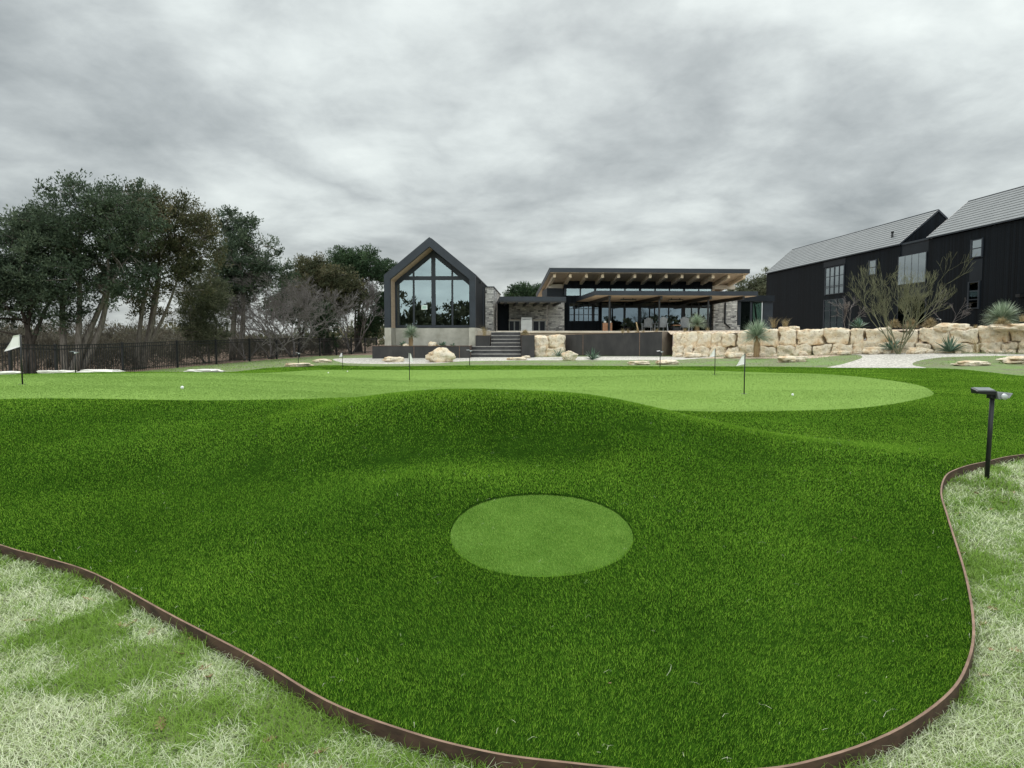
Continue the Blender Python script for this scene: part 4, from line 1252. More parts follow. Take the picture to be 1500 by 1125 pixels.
# ------------------------------------------------------------------ glass gable house
YH = 44.0
def glass_house():
    o = Vector((*at(563.7, YH), 0.3))
    f = Frame(o, 0.038)
    t = thing("glass_gable_house", "black gabled hall with a full height glass gable end over a concrete plinth", "house", o, f.a)
    W = f.x(696.7, 0)
    ze = (f.z(563.7, 404.6, 0) + f.z(696.7, 400.5, 0)) / 2
    zr = f.z(628.5, 347.2, 0)
    zb = f.z(563.7, 480, 0)
    G = 1.57
    L = 24.0
    ti = f.x(572, 0)
    zri = f.z(630, 361, 0)
    zei = ze + (zri - zr) + (zr - ze) * (ti / (W / 2))
    m = W / 2
    # portal frame
    pf = MB()
    pf.prism_y([(0, zb), (ti, zb), (ti, zei), (0, ze)], 0, 0.3)
    pf.prism_y([(W - ti, zb), (W, zb), (W, ze), (W - ti, zei)], 0, 0.3)
    pf.prism_y([(0, ze), (ti, zei), (m, zri), (m, zr)], 0, 0.3)
    pf.prism_y([(m, zr), (m, zri), (W - ti, zei), (W, ze)], 0, 0.3)
    pf.build("portal_frame", "trim", t)
    rf = MB()
    rf.prism_y([(-.03, ze - .04), (ti, zei + .02), (m, zri + .02), (m, zr + .02), (-.03, ze)], 0.3, L)
    rf.prism_y([(m, zr + .02), (m, zri + .02), (W - ti, zei + .02), (W + .03, ze - .04), (W + .03, ze)], 0.3, L)
    r = rf.build("roof", "trim", t)
    sm = MB()
    k = 0.0
    for side in (-1, 1):
        for i in range(1, 40):
            y = 0.3 + i * .6
            if y > L:
                break
            x0, x1 = m, (0 if side < 0 else W)
            z0, z1 = zr + .02, ze
            sm.add([(x0, y - .02, z0), (x1, y - .02, z1), (x1, y + .02, z1), (x0, y + .02, z0), (x0, y - .02, z0 + .04), (x1, y - .02, z1 + .04), (x1, y + .02, z1 + .04), (x0, y + .02, z0 + .04)],
                   [(4, 5, 6, 7), (0, 1, 5, 4), (2, 3, 7, 6), (1, 2, 6, 5)])
    sm.build("roof_seams", "trim", r)
    MB().box(0, ti - .03, 0.3, L, zb, ze - .04).box(W - ti + .03, W, 0.3, L, zb, ze - .04).build("wall", "siding", t)
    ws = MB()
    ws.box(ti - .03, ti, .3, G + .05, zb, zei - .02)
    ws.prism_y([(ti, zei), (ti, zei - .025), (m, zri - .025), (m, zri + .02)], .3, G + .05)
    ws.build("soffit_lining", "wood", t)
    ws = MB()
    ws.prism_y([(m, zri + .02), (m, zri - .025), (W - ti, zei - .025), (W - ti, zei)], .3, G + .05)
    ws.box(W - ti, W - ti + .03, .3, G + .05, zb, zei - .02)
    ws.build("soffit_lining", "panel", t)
    cb = MB()
    cb.box(0, ti + .04, 0, 2.2, -.6, zb - .004)
    cb.box(W - ti - .04, W, 0, L * .5, -.6, zb - .004)
    cb.box(ti + .04, W - ti - .04, G - .12, G + .4, -.6, zb - .006)
    cb.build("concrete_plinth", "concrete", t, bevel=.012)
    # glazing
    zg0 = zb + .02
    zt = f.z(630, 407.5, G)
    mul = [f.x(606.7, G), f.x(635.6, G), f.x(663, G)]
    a, b = ti, W - ti
    slope = lambda x: (zei + (zri - zei) * (x - ti) / (m - ti) if x < m else zei + (zri - zei) * (W - ti - x) / (m - ti)) - .05
    fr = MB()
    fr.box(a, a + .13, G - .06, G + .06, zg0, slope(a))
    fr.box(b - .13, b, G - .06, G + .06, zg0, slope(b))
    fr.box(a + .13, b - .13, G - .06, G + .06, zg0, zg0 + .16)
    fr.box(a + .13, b - .13, G - .08, G + .08, zt - .12, zt + .12)
    for i, x in enumerate(mul):
        w = .125 if i == 1 else .055
        if i == 1:
            fr.box(x - w, x + w, G - .10, G + .10, zt + .12, slope(m) - .05)
            fr.box(x - w, x + w, G - .10, G + .10, zg0 + .16, zt - .12)
        else:
            fr.box(x - w, x + w, G - .06, G + .06, zt + .12, slope(x))
            fr.box(x - w, x + w, G - .06, G + .06, zg0 + .16, zt - .12)
    th = .34
    fr.prism_y([(a + .13, slope(a + .13)), (a + .13, slope(a + .13) - th), (m, slope(m) - th), (m, slope(m))], G - .06, G + .06)
    fr.prism_y([(m, slope(m)), (m, slope(m) - th), (b - .13, slope(b - .13) - th), (b - .13, slope(b - .13))], G - .06, G + .06)
    win = fr.build("window_wall", "trim", t)
    xs = [a + .13] + mul + [b - .13]
    for i in range(4):
        x0, x1 = xs[i] + (.04 if i else 0), xs[i + 1] - .04
        MB().box(x0, x1, G - .01, G + .012, zg0 + .15, zt - .11).build("pane", "glass_house", win)
        zs0, zs1 = slope(x0) - .3, slope(x1) - .3
        lo = zt + .11
        poly = []
        if i < 2:
            xl = x0
            if zs0 < lo:
                xl = x0 + (lo - zs0) / (zs1 - zs0) * (x1 - x0)
                poly = [(xl, lo), (x1, lo), (x1, zs1)]
            else:
                poly = [(x0, lo), (x1, lo), (x1, zs1), (x0, zs0)]
        else:
            xm = m if x0 < m < x1 else None
            if xm:
                poly = [(x0, lo), (x1, lo), (x1, zs1), (m, slope(m) - .3), (x0, zs0)]
            elif zs1 < lo:
                xr = x0 + (zs0 - lo) / (zs0 - zs1) * (x1 - x0)
                poly = [(x0, lo), (xr, lo), (x0, zs0)]
            else:
                poly = [(x0, lo), (x1, lo), (x1, zs1), (x0, zs0)]
        MB().prism_y(poly, G - .01, G + .012).build("pane", "glass_house", win)
    nx0, nz1 = f.on_y(617.2, 447, G - .02)
    nx1, nz0 = f.on_y(626, 453.5, G - .02)
    MB().box(nx0, nx1, G - .016, G - .0125, nz0, nz1).build("notice", "paper", win)
    q = MB()
    for k in range(2):
        zc = nz0 + (nz1 - nz0) * (.35 + .3 * k)
        q.box(nx0 + .06, nx1 - .06, G - .0175, G - .0165, zc - .035, zc + .035)
    q.build("notice", "paper_print", win)
    # interior
    it = MB()
    it.box(ti, W - ti, G + .4, L - .3, zb - .15, zb - .02)
    it.box(ti, W - ti, 10, 10.2, zb, zei)
    it.prism_y([(ti, zei), (W - ti, zei), (m, zri - .03)], 10, 10.2)
    it.box(ti - .02, ti + .01, G + .1, 10, zb, zei - .1)
    it.box(W - ti - .01, W - ti + .02, G + .1, 10, zb, zei - .1)
    it.build("interior", "interior", t)
    cx = f.x(590, G + .5)
    MB().box(cx - .02, cx + .22, G + .4, G + .5, zb + .2, zb + 1.9).build("curtain", "curtain", t)
    # stone pier on the side wall
    y1 = f.on_x(711, 450, W)[0]
    xp = f.x(723, y1)
    y2 = f.on_x(733, 450, xp)[0]
    zt2 = f.z(717, 421, y1)
    MB().box(W + .002, xp, y1, y2, -.3, zt2).build("stone_pier", "stone", t)
    MB().box(W, xp + .05, y1 - .06, y2 + .1, zt2 + .003, zt2 + .07).build("pier_cap", "trim", t)
    yl, zl = f.on_x(702, 413.5, W)
    MB().box(W, W + .16, yl - .1, yl + .1, zl - .09, zl + .06).build("wall_light", "black_metal", t)
    yc = f.on_x(707.5, 440, W)[0]
    MB().box(W, W + .07, yc - .06, yc + .06, zb, ze - .3).build("downspout", "trim", t)
glass_house()

# ------------------------------------------------------------------ terrace, steps, retaining walls
ZT = 1.94
def terrace():
    x0, x1 = at(733, 45.5)[0], at(985, 44.2)[0]
    s = MB()
    s.box(at(697, 46)[0] - .1, x1, 45.2, 66, ZT - .27, ZT)
    s.box(x1, 27, 45.2, 66, ZT - .27, ZT - .02)
    struct(s.build("terrace", "slab"))
    e = MB()
    e.box(at(727, 45)[0], x1 - .02, 44.95, 45.198, ZT - .12, ZT + .004)
    struct(e.build("terrace_kerb", "slab", bevel=.01))
    b = MB()
    b.box(at(697, 46)[0], x1 - .3, 45.4, 60, 0, ZT - .275)
    struct(b.build("terrace_footing", "concrete"))
terrace()

def steps():
    px0, px1 = 690, 763
    Y0 = 42.3
    zb = g(*at(726, Y0)) - .02
    o = Vector((*at(726, Y0), zb))
    t = thing("garden_steps", "dark steps with pale worn treads rising between steel boxes to the terrace", "steps", o)
    n = 7
    rise = (ZT - .06 - zb) / n
    for i in range(n):
        a, b = (689.5, 763) if i < 3 else (719.5, 762)
        y0 = Y0 + i * .40
        x0, x1 = at(a, y0)[0] - o.x, at(b, y0)[0] - o.x
        st = MB().box(x0, x1, y0 - o.y, 45.15 - o.y, i * rise - (.3 if i == 0 else -.003), (i + 1) * rise - .045).build("step", "slate", t)
        MB().box(x0 - .01, x1 + .01, y0 - .035 - o.y, y0 + .43 - o.y, (i + 1) * rise - .042, (i + 1) * rise).build("tread", "tread", st, bevel=.008)
steps()

def steel_box(name, label, px0, px1, Y, D, top_py, base_z, seams=(), side=None, fill="bed", cat="planter", pieces=None):
    x0, x1 = at(px0, Y)[0], at(px1, Y)[0]
    zt = P((px0 + px1) / 2, top_py, Y).z
    t = thing(name, label, cat, (x0, Y, base_z))
    W, H = x1 - x0, zt - base_z
    MB().box(0, W, 0, .03, -.2, H).build("front_panel", "steel", t)
    MB().box(W - .03, W, .033, D, -.2, H).build("side_panel", "rust", t)
    MB().box(0, .03, .033, D, -.2, H).build("side_panel", "rust", t)
    MB().box(.03, W - .03, D - .03, D, -.2, H).build("back_panel", "rust", t)
    MB().box(-.012, W + .012, -.014, .07, H + .002, H + .014).box(W - .07, W + .012, .072, D, H + .002, H + .014).box(-.012, .07, .072, D, H + .002, H + .014).build("rim", "rust_top", t)
    MB().box(.034, W - .034, .034, D - .034, H - .5, H - .04).build("soil", fill, t)
    for s in seams:
        x = at(s, Y)[0] - x0
        MB().box(x - .012, x + .012, -.007, -.001, -.2, H).build("seam", "rust_top", t)
    return t
zlow = g(*at(620, 41)) - .05
steel_box("steel_planter", "long low dark steel planter under the glass house", 545.5, 688, 41.0, 3.0, 507, zlow, (606.5, 673))
steel_box("steel_planter", "small dark steel box left of the steps' upper flight", 697, 718, 43.5, 1.5, 491.5, zlow, ())
steel_box("steel_planter", "tall narrow dark steel box right of the steps", 763.8, 783, 42.0, 3.0, 491, zlow - .05, ())
tuft(pz(769, 491, 42.6), .42, "round tangle of reddish brown dry grass in the steel box right of the steps", 301, 260, .012)

def tall_planter():
    A, B, C, D = Vector((*at(828.5, 44.6), 0)), Vector((*at(969.5, 41.8), 0)), Vector((*at(985, 43.6), 0)), Vector((*at(985, 45.0), 0))
    zb = g(B.x, B.y) - .1
    zl, zr = P(828.5, 490.5, 44.6).z, P(969.5, 486, 41.8).z
    o = Vector((A.x, A.y, zb))
    t = thing("steel_planter", "tall wide dark steel retaining planter below the pavilion", "planter", o)
    def wall(p, q, z0, z1, mat, name, th=.03):
        u = (q - p).normalized()
        n = Vector((-u.y, u.x, 0)) * th
        b = [p - o, q - o, q + n - o, p + n - o]
        b = [Vector((v.x, v.y, -.2)) for v in b]
        tp = [Vector((b[0].x, b[0].y, z0 - zb)), Vector((b[1].x, b[1].y, z1 - zb)), Vector((b[2].x, b[2].y, z1 - zb)), Vector((b[3].x, b[3].y, z0 - zb))]
        MB().hexa(b, tp).build(name, mat, t)
        r0 = [v + Vector((0, 0, .002)) - n * .4 for v in tp[:2]] + [v + Vector((0, 0, .002)) + n * .8 for v in tp[2:]]
        MB().hexa(r0, [v + Vector((0, 0, .014)) for v in r0]).build("rim", "rust_top", t)
    wall(A, B - (B - A).normalized() * .002, zl, zr, "steel", "front_panel")
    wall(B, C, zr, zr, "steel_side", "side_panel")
    u = (B - A).normalized()
    for px in (854, 937):
        # where the seam's sight line meets the panel
        d = ray(px, 500)
        k = (A.x - d.x / d.y * A.y) / (d.x / d.y * u.y - u.x)
        p = A + u * k
        n = Vector((-u.y, u.x, 0))
        zt = zl + (zr - zl) * k / (B - A).length
        b = [p - u * .012 - n * .008 - o, p + u * .012 - n * .008 - o, p + u * .012 - n * .001 - o, p - u * .012 - n * .001 - o]
        MB().hexa([Vector((v.x, v.y, -.2)) for v in b], [Vector((v.x, v.y, zt - zb)) for v in b]).build("seam", "rust_top", t)
    q = [A + Vector((0, .05, 0)), B + Vector((-.02, .06, 0)), C + Vector((-.05, 0, 0)), Vector((C.x - .05, 44.94, 0)), Vector((A.x, 44.94, 0))]
    MB().hexa([Vector((v.x - o.x, v.y - o.y, .3)) for v in q], [Vector((v.x - o.x, v.y - o.y, zl - zb - .03)) for v in q]).build("soil", "bed", t)
tall_planter()

def block_wall(label, line, tops, seed, courses=2, lens=(0.9, 1.5), split=.42, depth=.9):
    """line: (px, Y) along the wall's foot; tops: pixel rows of the wall's top at those points"""
    rs = random.Random(seed)
    pts = [Vector((*at(px, Y), 0)) for px, Y in line]
    zt = [P(px, py, Y).z for (px, Y), py in zip(line, tops)]
    cum = [0]
    for i in range(len(pts) - 1):
        cum.append(cum[-1] + (pts[i + 1] - pts[i]).length)
    def sample(s):
        for i in range(len(cum) - 1):
            if s <= cum[i + 1] or i == len(cum) - 2:
                k = (s - cum[i]) / (cum[i + 1] - cum[i])
                return pts[i].lerp(pts[i + 1], k), zt[i] + (zt[i + 1] - zt[i]) * k, (pts[i + 1] - pts[i]).normalized()
    o = Vector((pts[0].x, pts[0].y, g(pts[0].x, pts[0].y)))
    t = thing("boulder_wall", label, "wall", o)
    n = 0
    for c in range(courses):
        s = 0 if c == 0 else -rs.uniform(0.1, 0.5)
        while s < cum[-1] - .05:
            L = rs.uniform(*lens) * (1.0 if c else 0.85)
            e = min(s + L, cum[-1])
            if cum[-1] - e < .35:
                e = cum[-1]
            s0 = max(s, 0)
            p, z1, u = sample((s0 + e) / 2)
            gzz = g(p.x, p.y) - .12
            H = z1 - gzz
            lo, hi = (gzz, gzz + H * split + rs.uniform(-.02, .10)) if c == 0 else (gzz + H * split - .02, z1 + rs.uniform(-.13, .07))
            w, h = (e - s0) / 2, (hi - lo) / 2
            bm = bmesh.new()
            bmesh.ops.create_cube(bm, size=2)
            bmesh.ops.subdivide_edges(bm, edges=bm.edges[:], cuts=13, use_grid_fill=True)
            off = Vector((n * 7.7 + seed, 3.1 * n, 1.7))
            dd = depth / 2 * rs.uniform(.9, 1.1)
            sk = (rs.uniform(-.10, .10), rs.uniform(-.14, .14))
            for v in bm.verts:
                q = v.co.copy()
                r = (abs(q.x) ** 11 + abs(q.y) ** 11 + abs(q.z) ** 11) ** (1 / 11)
                q = q / r * 1.0
                q = Vector((q.x * w * 1.005, q.y * dd, q.z * h * 1.01))
                k = noise.fractal(q * 1.5 + off, 1, 2, 5) * .17 + (noise.ridged_multi_fractal(q * 2.2 + off, .9, 2.1, 5, .9, 2) - 1.2) * .06
                q += v.co.normalized() * k
                q.z += sk[0] * q.x
                q.y += sk[1] * q.x
                v.co = q
            me = bpy.data.meshes.new("block")
            bm.to_mesh(me)
            bm.free()
            me.polygons.foreach_set("use_smooth", [True] * len(me.polygons))
            me.materials.append(M["limestone"])
            b = bpy.data.objects.new("block", me)
            col.objects.link(b)
            b.parent = t
            back = Vector((-u.y, u.x, 0))
            b.location = p + back * (dd + (0.14 if c else 0) + rs.uniform(-.06, .06)) + Vector((0, 0, (lo + hi) / 2)) - o
            b.rotation_euler = (0, 0, math.atan2(u.y, u.x))
            n += 1
            s = e
WL = [(984, 41.0), (1060, 39.4), (1130, 37.8), (1200, 36.6), (1270, 35.4), (1340, 34.2), (1420, 32.6), (1500, 30.8), (1570, 29.2)]
WT_PY = [487.5, 486, 483, 482, 482, 481, 481, 477, 472]
block_wall("long limestone block wall running right from the tall steel planter", WL, WT_PY, 3, lens=(0.6, 1.35), split=.44)
block_wall("short limestone block wall between the steps and the tall steel planter", [(783.5, 43.3), (829, 43.6)], [490.5, 490.5], 8, lens=(.8, 1.1), split=.44)
rock(1366, 1420, 472.5, 486, 33.9, "broad boulder crowning the wall right of the leafless olive tree", z0=P(1393, 485, 33.9).z - .05, box=.2, seed=5.2)
rock(1149, 1170, 477, 484.5, 38.2, "small boulder on top of the wall near the left end of the barn", z0=P(1160, 484, 38.2).z - .02, box=.2, seed=6.6)
rock(1452, 1540, 470, 480, 31.2, "huge slab boulder crowning the wall at the right edge", z0=P(1490, 480, 31.2).z - .1, box=.3, seed=7.7)

def upper_bed():
    mb = MB()
    n = len(WL)
    v, fs = [], []
    for (px, Y), py in zip(WL, WT_PY):
        x, y = at(px, Y)
        z = P(px, py, Y).z
        v += [(x, y + .35, z - .10), (x + .2, y + 2.2, 1.93), (x + 2, max(y + 6, 45.19), 1.9), (x + 30, max(y + 8, 60), 1.9)]
    for i in range(n - 1):
        for k in range(3):
            a = i * 4 + k
            fs.append((a, a + 4, a + 5, a + 1))
    mb.add(v, fs, True)
    struct(mb.build("planting_bed", "bed"))
upper_bed()

# ------------------------------------------------------------------ covered walkway between hall and pavilion
def walkway():
    Y = 50.0
    o = Vector((*at(734, Y), ZT))
    f = Frame(o, -.05)
    t = thing("covered_walkway", "low dark roofed walkway with grey stone back wall between hall and pavilion", "walkway", o, f.a)
    x1 = f.x(829, 0)
    zt, zb = f.z(780, 434.5, 0), f.z(780, 440.5, 0)
    MB().box(-.1, x1, 0, 6, zb, zt).build("roof", "trim", t)
    MB().box(.05, x1 - .05, .12, 5.3, zb - .03, zb - .003).build("soffit", "concrete", t)
    b = MB()
    for k in range(6):
        x = x1 * (k + .5) / 6
        b.box(x - .05, x + .05, .14, 4.9, zb - .2, zb - .032)
    b.box(-.1, x1, .0, .11, zb - .12, zb - .002)
    b.build("beams", "black_metal", t)
    xb0, xb1 = f.x(745, 5), f.x(800.5, 5)
    MB().box(xb0, xb1, 5, 5.29, -.2, zb - .033).build("wall", "stone", t)
    MB().box(f.x(729, 4), xb0 - .01, 4, 5.29, -.2, zb - .033).build("side_wall", "siding", t)
    return f
fw = walkway()
def cabinet(px0, px1, label):
    Y = 53.6
    x0, x1 = at(px0, Y)[0], at(px1, Y)[0]
    t = thing("outdoor_cabinet", label, "cabinet", (x0, Y, ZT), 0, "outdoor kitchen cabinets")
    w = x1 - x0
    MB().box(0, w, 0, .6, 0, .88).build("body", "cabinet", t)
    for k in range(2):
        MB().box(w * (k + .12) / 2, w * (k + .88) / 2, -.02, -.002, .12, .8).build("door", "panel", t)
    MB().box(-.02, w + .02, -.04, .62, .882, .93).build("worktop", "slab", t)
cabinet(745.5, 761.5, "grey two door cabinet against the walkway's stone wall, left of the grill")
cabinet(780.5, 799, "grey two door cabinet against the walkway's stone wall, right of the grill")
def grill():
    Y = 53.4
    x0, x1 = at(763, Y)[0], at(779.5, Y)[0]
    t = thing("grill", "pale stainless grill standing between the two grey cabinets", "grill", (x0, Y, ZT))
    w = x1 - x0
    MB().box(0, w, 0, .6, 0, .86).build("body", "stainless", t)
    MB().prism_x([(0, .863), (.62, .863), (.62, 1.16), (.3, 1.24), (.04, 1.1)], .02, w - .02).build("lid", "stainless", t)
    MB().tube([(.12, -.05, .96), (w - .12, -.05, .96)], .015, 6).build("handle", "black_metal", t)
grill()

# ------------------------------------------------------------------ pavilion
def pavilion():
    Y = 56.0
    o = Vector((*at(826, Y), ZT))
    f = Frame(o, -.0625)
    t = thing("pavilion", "flat roofed black pavilion with timber rafters, wide eaves and a long glass front", "building", o, f.a)
    FR = -3.0
    SL = .125
    xl, xr = f.x(805, FR), f.x(1096.5, FR)
    ztop = (f.z(805, 392.6, FR) + f.z(1096.5, 394.6, FR)) / 2
    th = .29
    zz = lambda y, off=0: ztop - SL * (y - FR) + off
    roof = MB().prism_x([(FR, ztop), (FR, ztop - th), (7.5, zz(7.5) - th), (7.5, zz(7.5))], xl, xr).build("roof", "trim", t)
    MB().prism_x([(FR + .06, zz(FR + .06) - th - .003), (FR + .06, zz(FR + .06) - th - .03), (7.4, zz(7.4) - th - .03), (7.4, zz(7.4) - th - .003)], xl + .04, xr - .04).build("soffit", "wood", roof)
    MB().prism_x([(FR - .02, ztop + .002), (7.5, zz(7.5) + .002), (7.5, zz(7.5) + .03), (FR - .02, ztop + .03)], xl - .03, xr + .03).build("drip_edge", "grey_plastic", roof)
    for px in (812, 835, 858.5, 882, 905.5, 929, 951.5, 974.7, 998, 1021, 1043, 1066, 1088.4):
        yb = FR + .42
        x = f.x(px, yb)
        a = zz(yb) - th - .033
        b = zz(3.5) - th - .033
        rb = MB().prism_x([(yb, a), (yb, a - .27), (3.5, b - .27), (3.5, b)], x - .10, x + .10).build("rafter", "glulam", t)
        MB().box(x - .095, x + .095, yb - .006, yb - .001, a - .265, a - .005).build("end_grain", "wood_end", rb)
    X = lambda px: f.x(px, 0)
    Z = lambda py: f.z(900, py, 0)
    z410 = zz(0) - th - .035
    x0, xw = 0.0, X(1042)
    # facade
    w = MB()
    w.box(x0, xw, 0, .2, Z(422.8), z410)                                   # band over the clerestory
    w.box(x0, X(880), 0, .2, Z(443.5), Z(433.2))
    w.box(X(880), xw, .03, .2, Z(443.5), Z(433.2))
    w.box(x0, X(834), 0, .2, -.1, Z(443.5))
    w.box(X(877.5), X(881), 0, .2, -.1, Z(443.5))
    w.box(X(834), X(877.5), 0, .2, -.1, Z(470.5))
    w.box(x0, x0 + .2, .2, 7.2, -.1, z410 - .9)
    w.box(xw - .2, xw, .2, 7.2, -.1, z410 - .9)
    w.build("wall", "siding", t)
    it = MB()
    it.box(.2, xw - .2, 6.6, 6.8, -.1, z410 - .95)
    it.box(.2, xw - .2, .2, 6.6, -.08, -.02)
    it.build("interior", "interior", t)
    cl = [(829.6, 848.8), (851, 870), (873, 893), (895, 914), (916, 935.5), (939, 958), (960, 979), (981, 1000), (1003, 1022), (1023.6, 1041)]
    fr = MB()
    zc0, zc1 = Z(433.2), Z(422.8)
    edges = [x0] + [X(p) for c in cl for p in c] + [xw]
    for i in range(0, len(edges), 2):
        if edges[i + 1] - edges[i] > .01:
            fr.box(edges[i], edges[i + 1], .04, .16, zc0, zc1)
    win = fr.build("window", "trim", t)
    for a, b in cl:
        MB().box(X(a) - .01, X(b) + .01, .08, .095, zc0 + .002, zc1 - .002).build("pane", "glass_house", win)
    # gridded window
    gx = [834, 840.7, 847.9, 855, 862, 867.7, 870, 877]
    gy = [443.5, 452.3, 461, 470.5]
    fr = MB()
    for i, px in enumerate(gx):
        wd = .03 if i not in (5, 6) else .05
        fr.box(X(px) - wd, X(px) + wd, .06, .12, Z(470.5), Z(443.5))
    xs = [X(p) for p in gx]
    for py in gy:
        for i in range(len(xs) - 1):
            fr.box(xs[i] + .051, xs[i + 1] - .051, .065, .115, Z(py) - .025, Z(py) + .025)
    win = fr.build("window", "trim", t)
    MB().box(X(834) + .02, X(867.7), .085, .1, Z(470.3), Z(443.7)).build("pane", "glass_pav", win)
    MB().box(X(870), X(877) - .01, .085, .1, Z(470.3), Z(443.7)).build("pane", "glass_pav", win)
    # sliding glass front
    mull = [(880.6, 881.4), (893, 895), (913.2, 916), (934.6, 938.6), (957.8, 959.2), (978.5, 979.8), (998, 1003), (1012, 1013), (1022, 1024), (1040, 1042)]
    fr = MB()
    zd, zt0, zt1 = Z(451), Z(448), Z(443.6)
    for a, b in mull:
        fr.box(X(a), X(b), -.03, .17, -.02, zt1)
    for i in range(len(mull) - 1):
        fr.box(X(mull[i][1]), X(mull[i + 1][0]), -.02, .15, zd, zt0)
        fr.box(X(mull[i][1]), X(mull[i + 1][0]), -.02, .15, -.02, .06)
    win = fr.build("window", "trim", t)
    for i in range(len(mull) - 1):
        a, b = X(mull[i][1]) - .01, X(mull[i + 1][0]) + .01
        MB().box(a, b, .05, .065, .05, zd + .01).build("pane", "glass_pav" if i < 6 else "glass_link", win)
        MB().box(a, b, .05, .065, zt0 - .01, zt1 - .002).build("pane", "glass_link", win)
    # left parapet block and pale beams under the eaves
    MB().box(f.x(801, .3), -.002, .3, 4, Z(434), Z(422.2)).build("parapet", "panel", t)
    MB().box(f.x(803.5, .5), -.002, .5, .75, Z(421.8), Z(415.8)).box(xw + .002, f.x(1075.5, .5), .5, .75, Z(422.3), Z(416.6)).build("eave_beam", "slab", t)
    # stone
    MB().box(f.x(803, -.9), f.x(826.5, -.9), -.9, 1.6, -.2, f.z(815, 438.5, -.9)).build("stone_pillar", "stone", t)
    MB().box(X(1042) + .004, f.x(1079, -.4), -.4, 3, -.2, f.z(1060, 438.5, -.4)).build("stone_pillar", "stone", t)
    MB().box(f.x(1079, -.4) + .003, f.x(1083.5, -.4), -.4, 1, -.2, f.z(1081, 476.5, -.4)).build("stone_ledge", "stone", t)
    xd = f.x(1061.5, -.5)
    MB().tube([(xd, -.5, f.z(1061, 440, -.5)), (xd, -.5, f.z(1061, 473.5, -.5)), (xd + .42, -.56, f.z(1061, 481, -.5))], .065, 8).build("downspout", "black_metal", t)
    # canopy
    CF = -8.4
    cx0, cx1 = f.x(871, CF), f.x(1109, CF)
    c1, c0 = f.z(980, 426.2, CF), f.z(980, 432.6, CF)
    can = MB().box(cx0, cx1, CF, -.04, c0, c1).build("canopy", "trim", t)
    MB().box(cx0 + .06, cx1 - .06, CF + .12, -.05, c0 - .025, c0 - .003).build("canopy_soffit", "wood", can)
    for px in (892.5, 968, 1040, 1088):
        x = f.x(px, CF + .3)
        MB().prism_x([(CF + .25, c0 - .028), (CF + .25, c0 - .24), (-.06, c0 - .30), (-.06, c0 - .028)], x - .075, x + .075).build("beam", "black_metal", can)
    for px in (892.3, 965, 1036.5):
        x = f.x(px, CF + .6)
        MB().box(x - .05, x + .05, CF + .55, CF + .65, -.02, c0 - .25).build("post", "black_metal", t)
    MB().box(cx0 + .1, cx1 - .1, -.12, -.045, Z(447), c0 - .31).build("header", "trim", t)
    for a, b in ((908.5, 931), (978.5, 999.5)):
        y = -5.6
        h = MB().box(f.x(a, y), f.x(b, y), y - .1, y + .1, c0 - .2, c0 - .11).build("ceiling_heater", "black_metal", t)
        MB().box(f.x(a, y) + .04, f.x(b, y) - .04, y - .075, y + .075, c0 - .215, c0 - .202).build("heater_plate", "glulam", h)
        MB().box(f.x(a, y) + .2, f.x(a, y) + .25, y - .02, y + .02, c0 - .108, c0 - .027).box(f.x(b, y) - .25, f.x(b, y) - .2, y - .02, y + .02, c0 - .108, c0 - .027).build("heater_hanger", "black_metal", h)
    return f, t
fp, _pav = pavilion()

def corridor():
    Y = 57.0
    o = Vector((*at(1080, Y), ZT))
    f = Frame(o, -.06)
    t = thing("glass_corridor", "low flat roofed glass corridor joining pavilion and black barn", "building", o, f.a)
    x1 = f.x(1124, 0)
    zt, zb = f.z(1100, 433, 0), f.z(1100, 441.5, 0)
    MB().box(-.1, x1 + .4, -.3, 4, zb, zt).build("roof", "panel", t)
    fr = MB()
    ms = [(1080, 1084.5), (1098, 1101), (1117, 1119.5)]
    for a, b in ms:
        fr.box(f.x(a, 0), f.x(b, 0), 0, .14, -.05, zb - .002)
    fr.box(f.x(1119.5, 0), x1 + .4, 0.01, .14, -.05, zb - .002)
    fr.box(f.x(1084.5, 0), f.x(1098, 0), .01, .12, -.05, .05)
    win = fr.build("window", "trim", t)
    MB().box(f.x(1084.5, 0), f.x(1098, 0), .06, .075, .05, zb - .003).build("pane", "glass_link", win)
    MB().box(f.x(1101, 0), f.x(1117, 0), .3, .315, -.04, zb - .003).build("pane", "glass_link", win)
    MB().box(0, x1, 3, 3.2, -.1, zb - .003).box(0, x1, .2, 3, -.1, -.055).build("interior", "interior", t)
corridor()

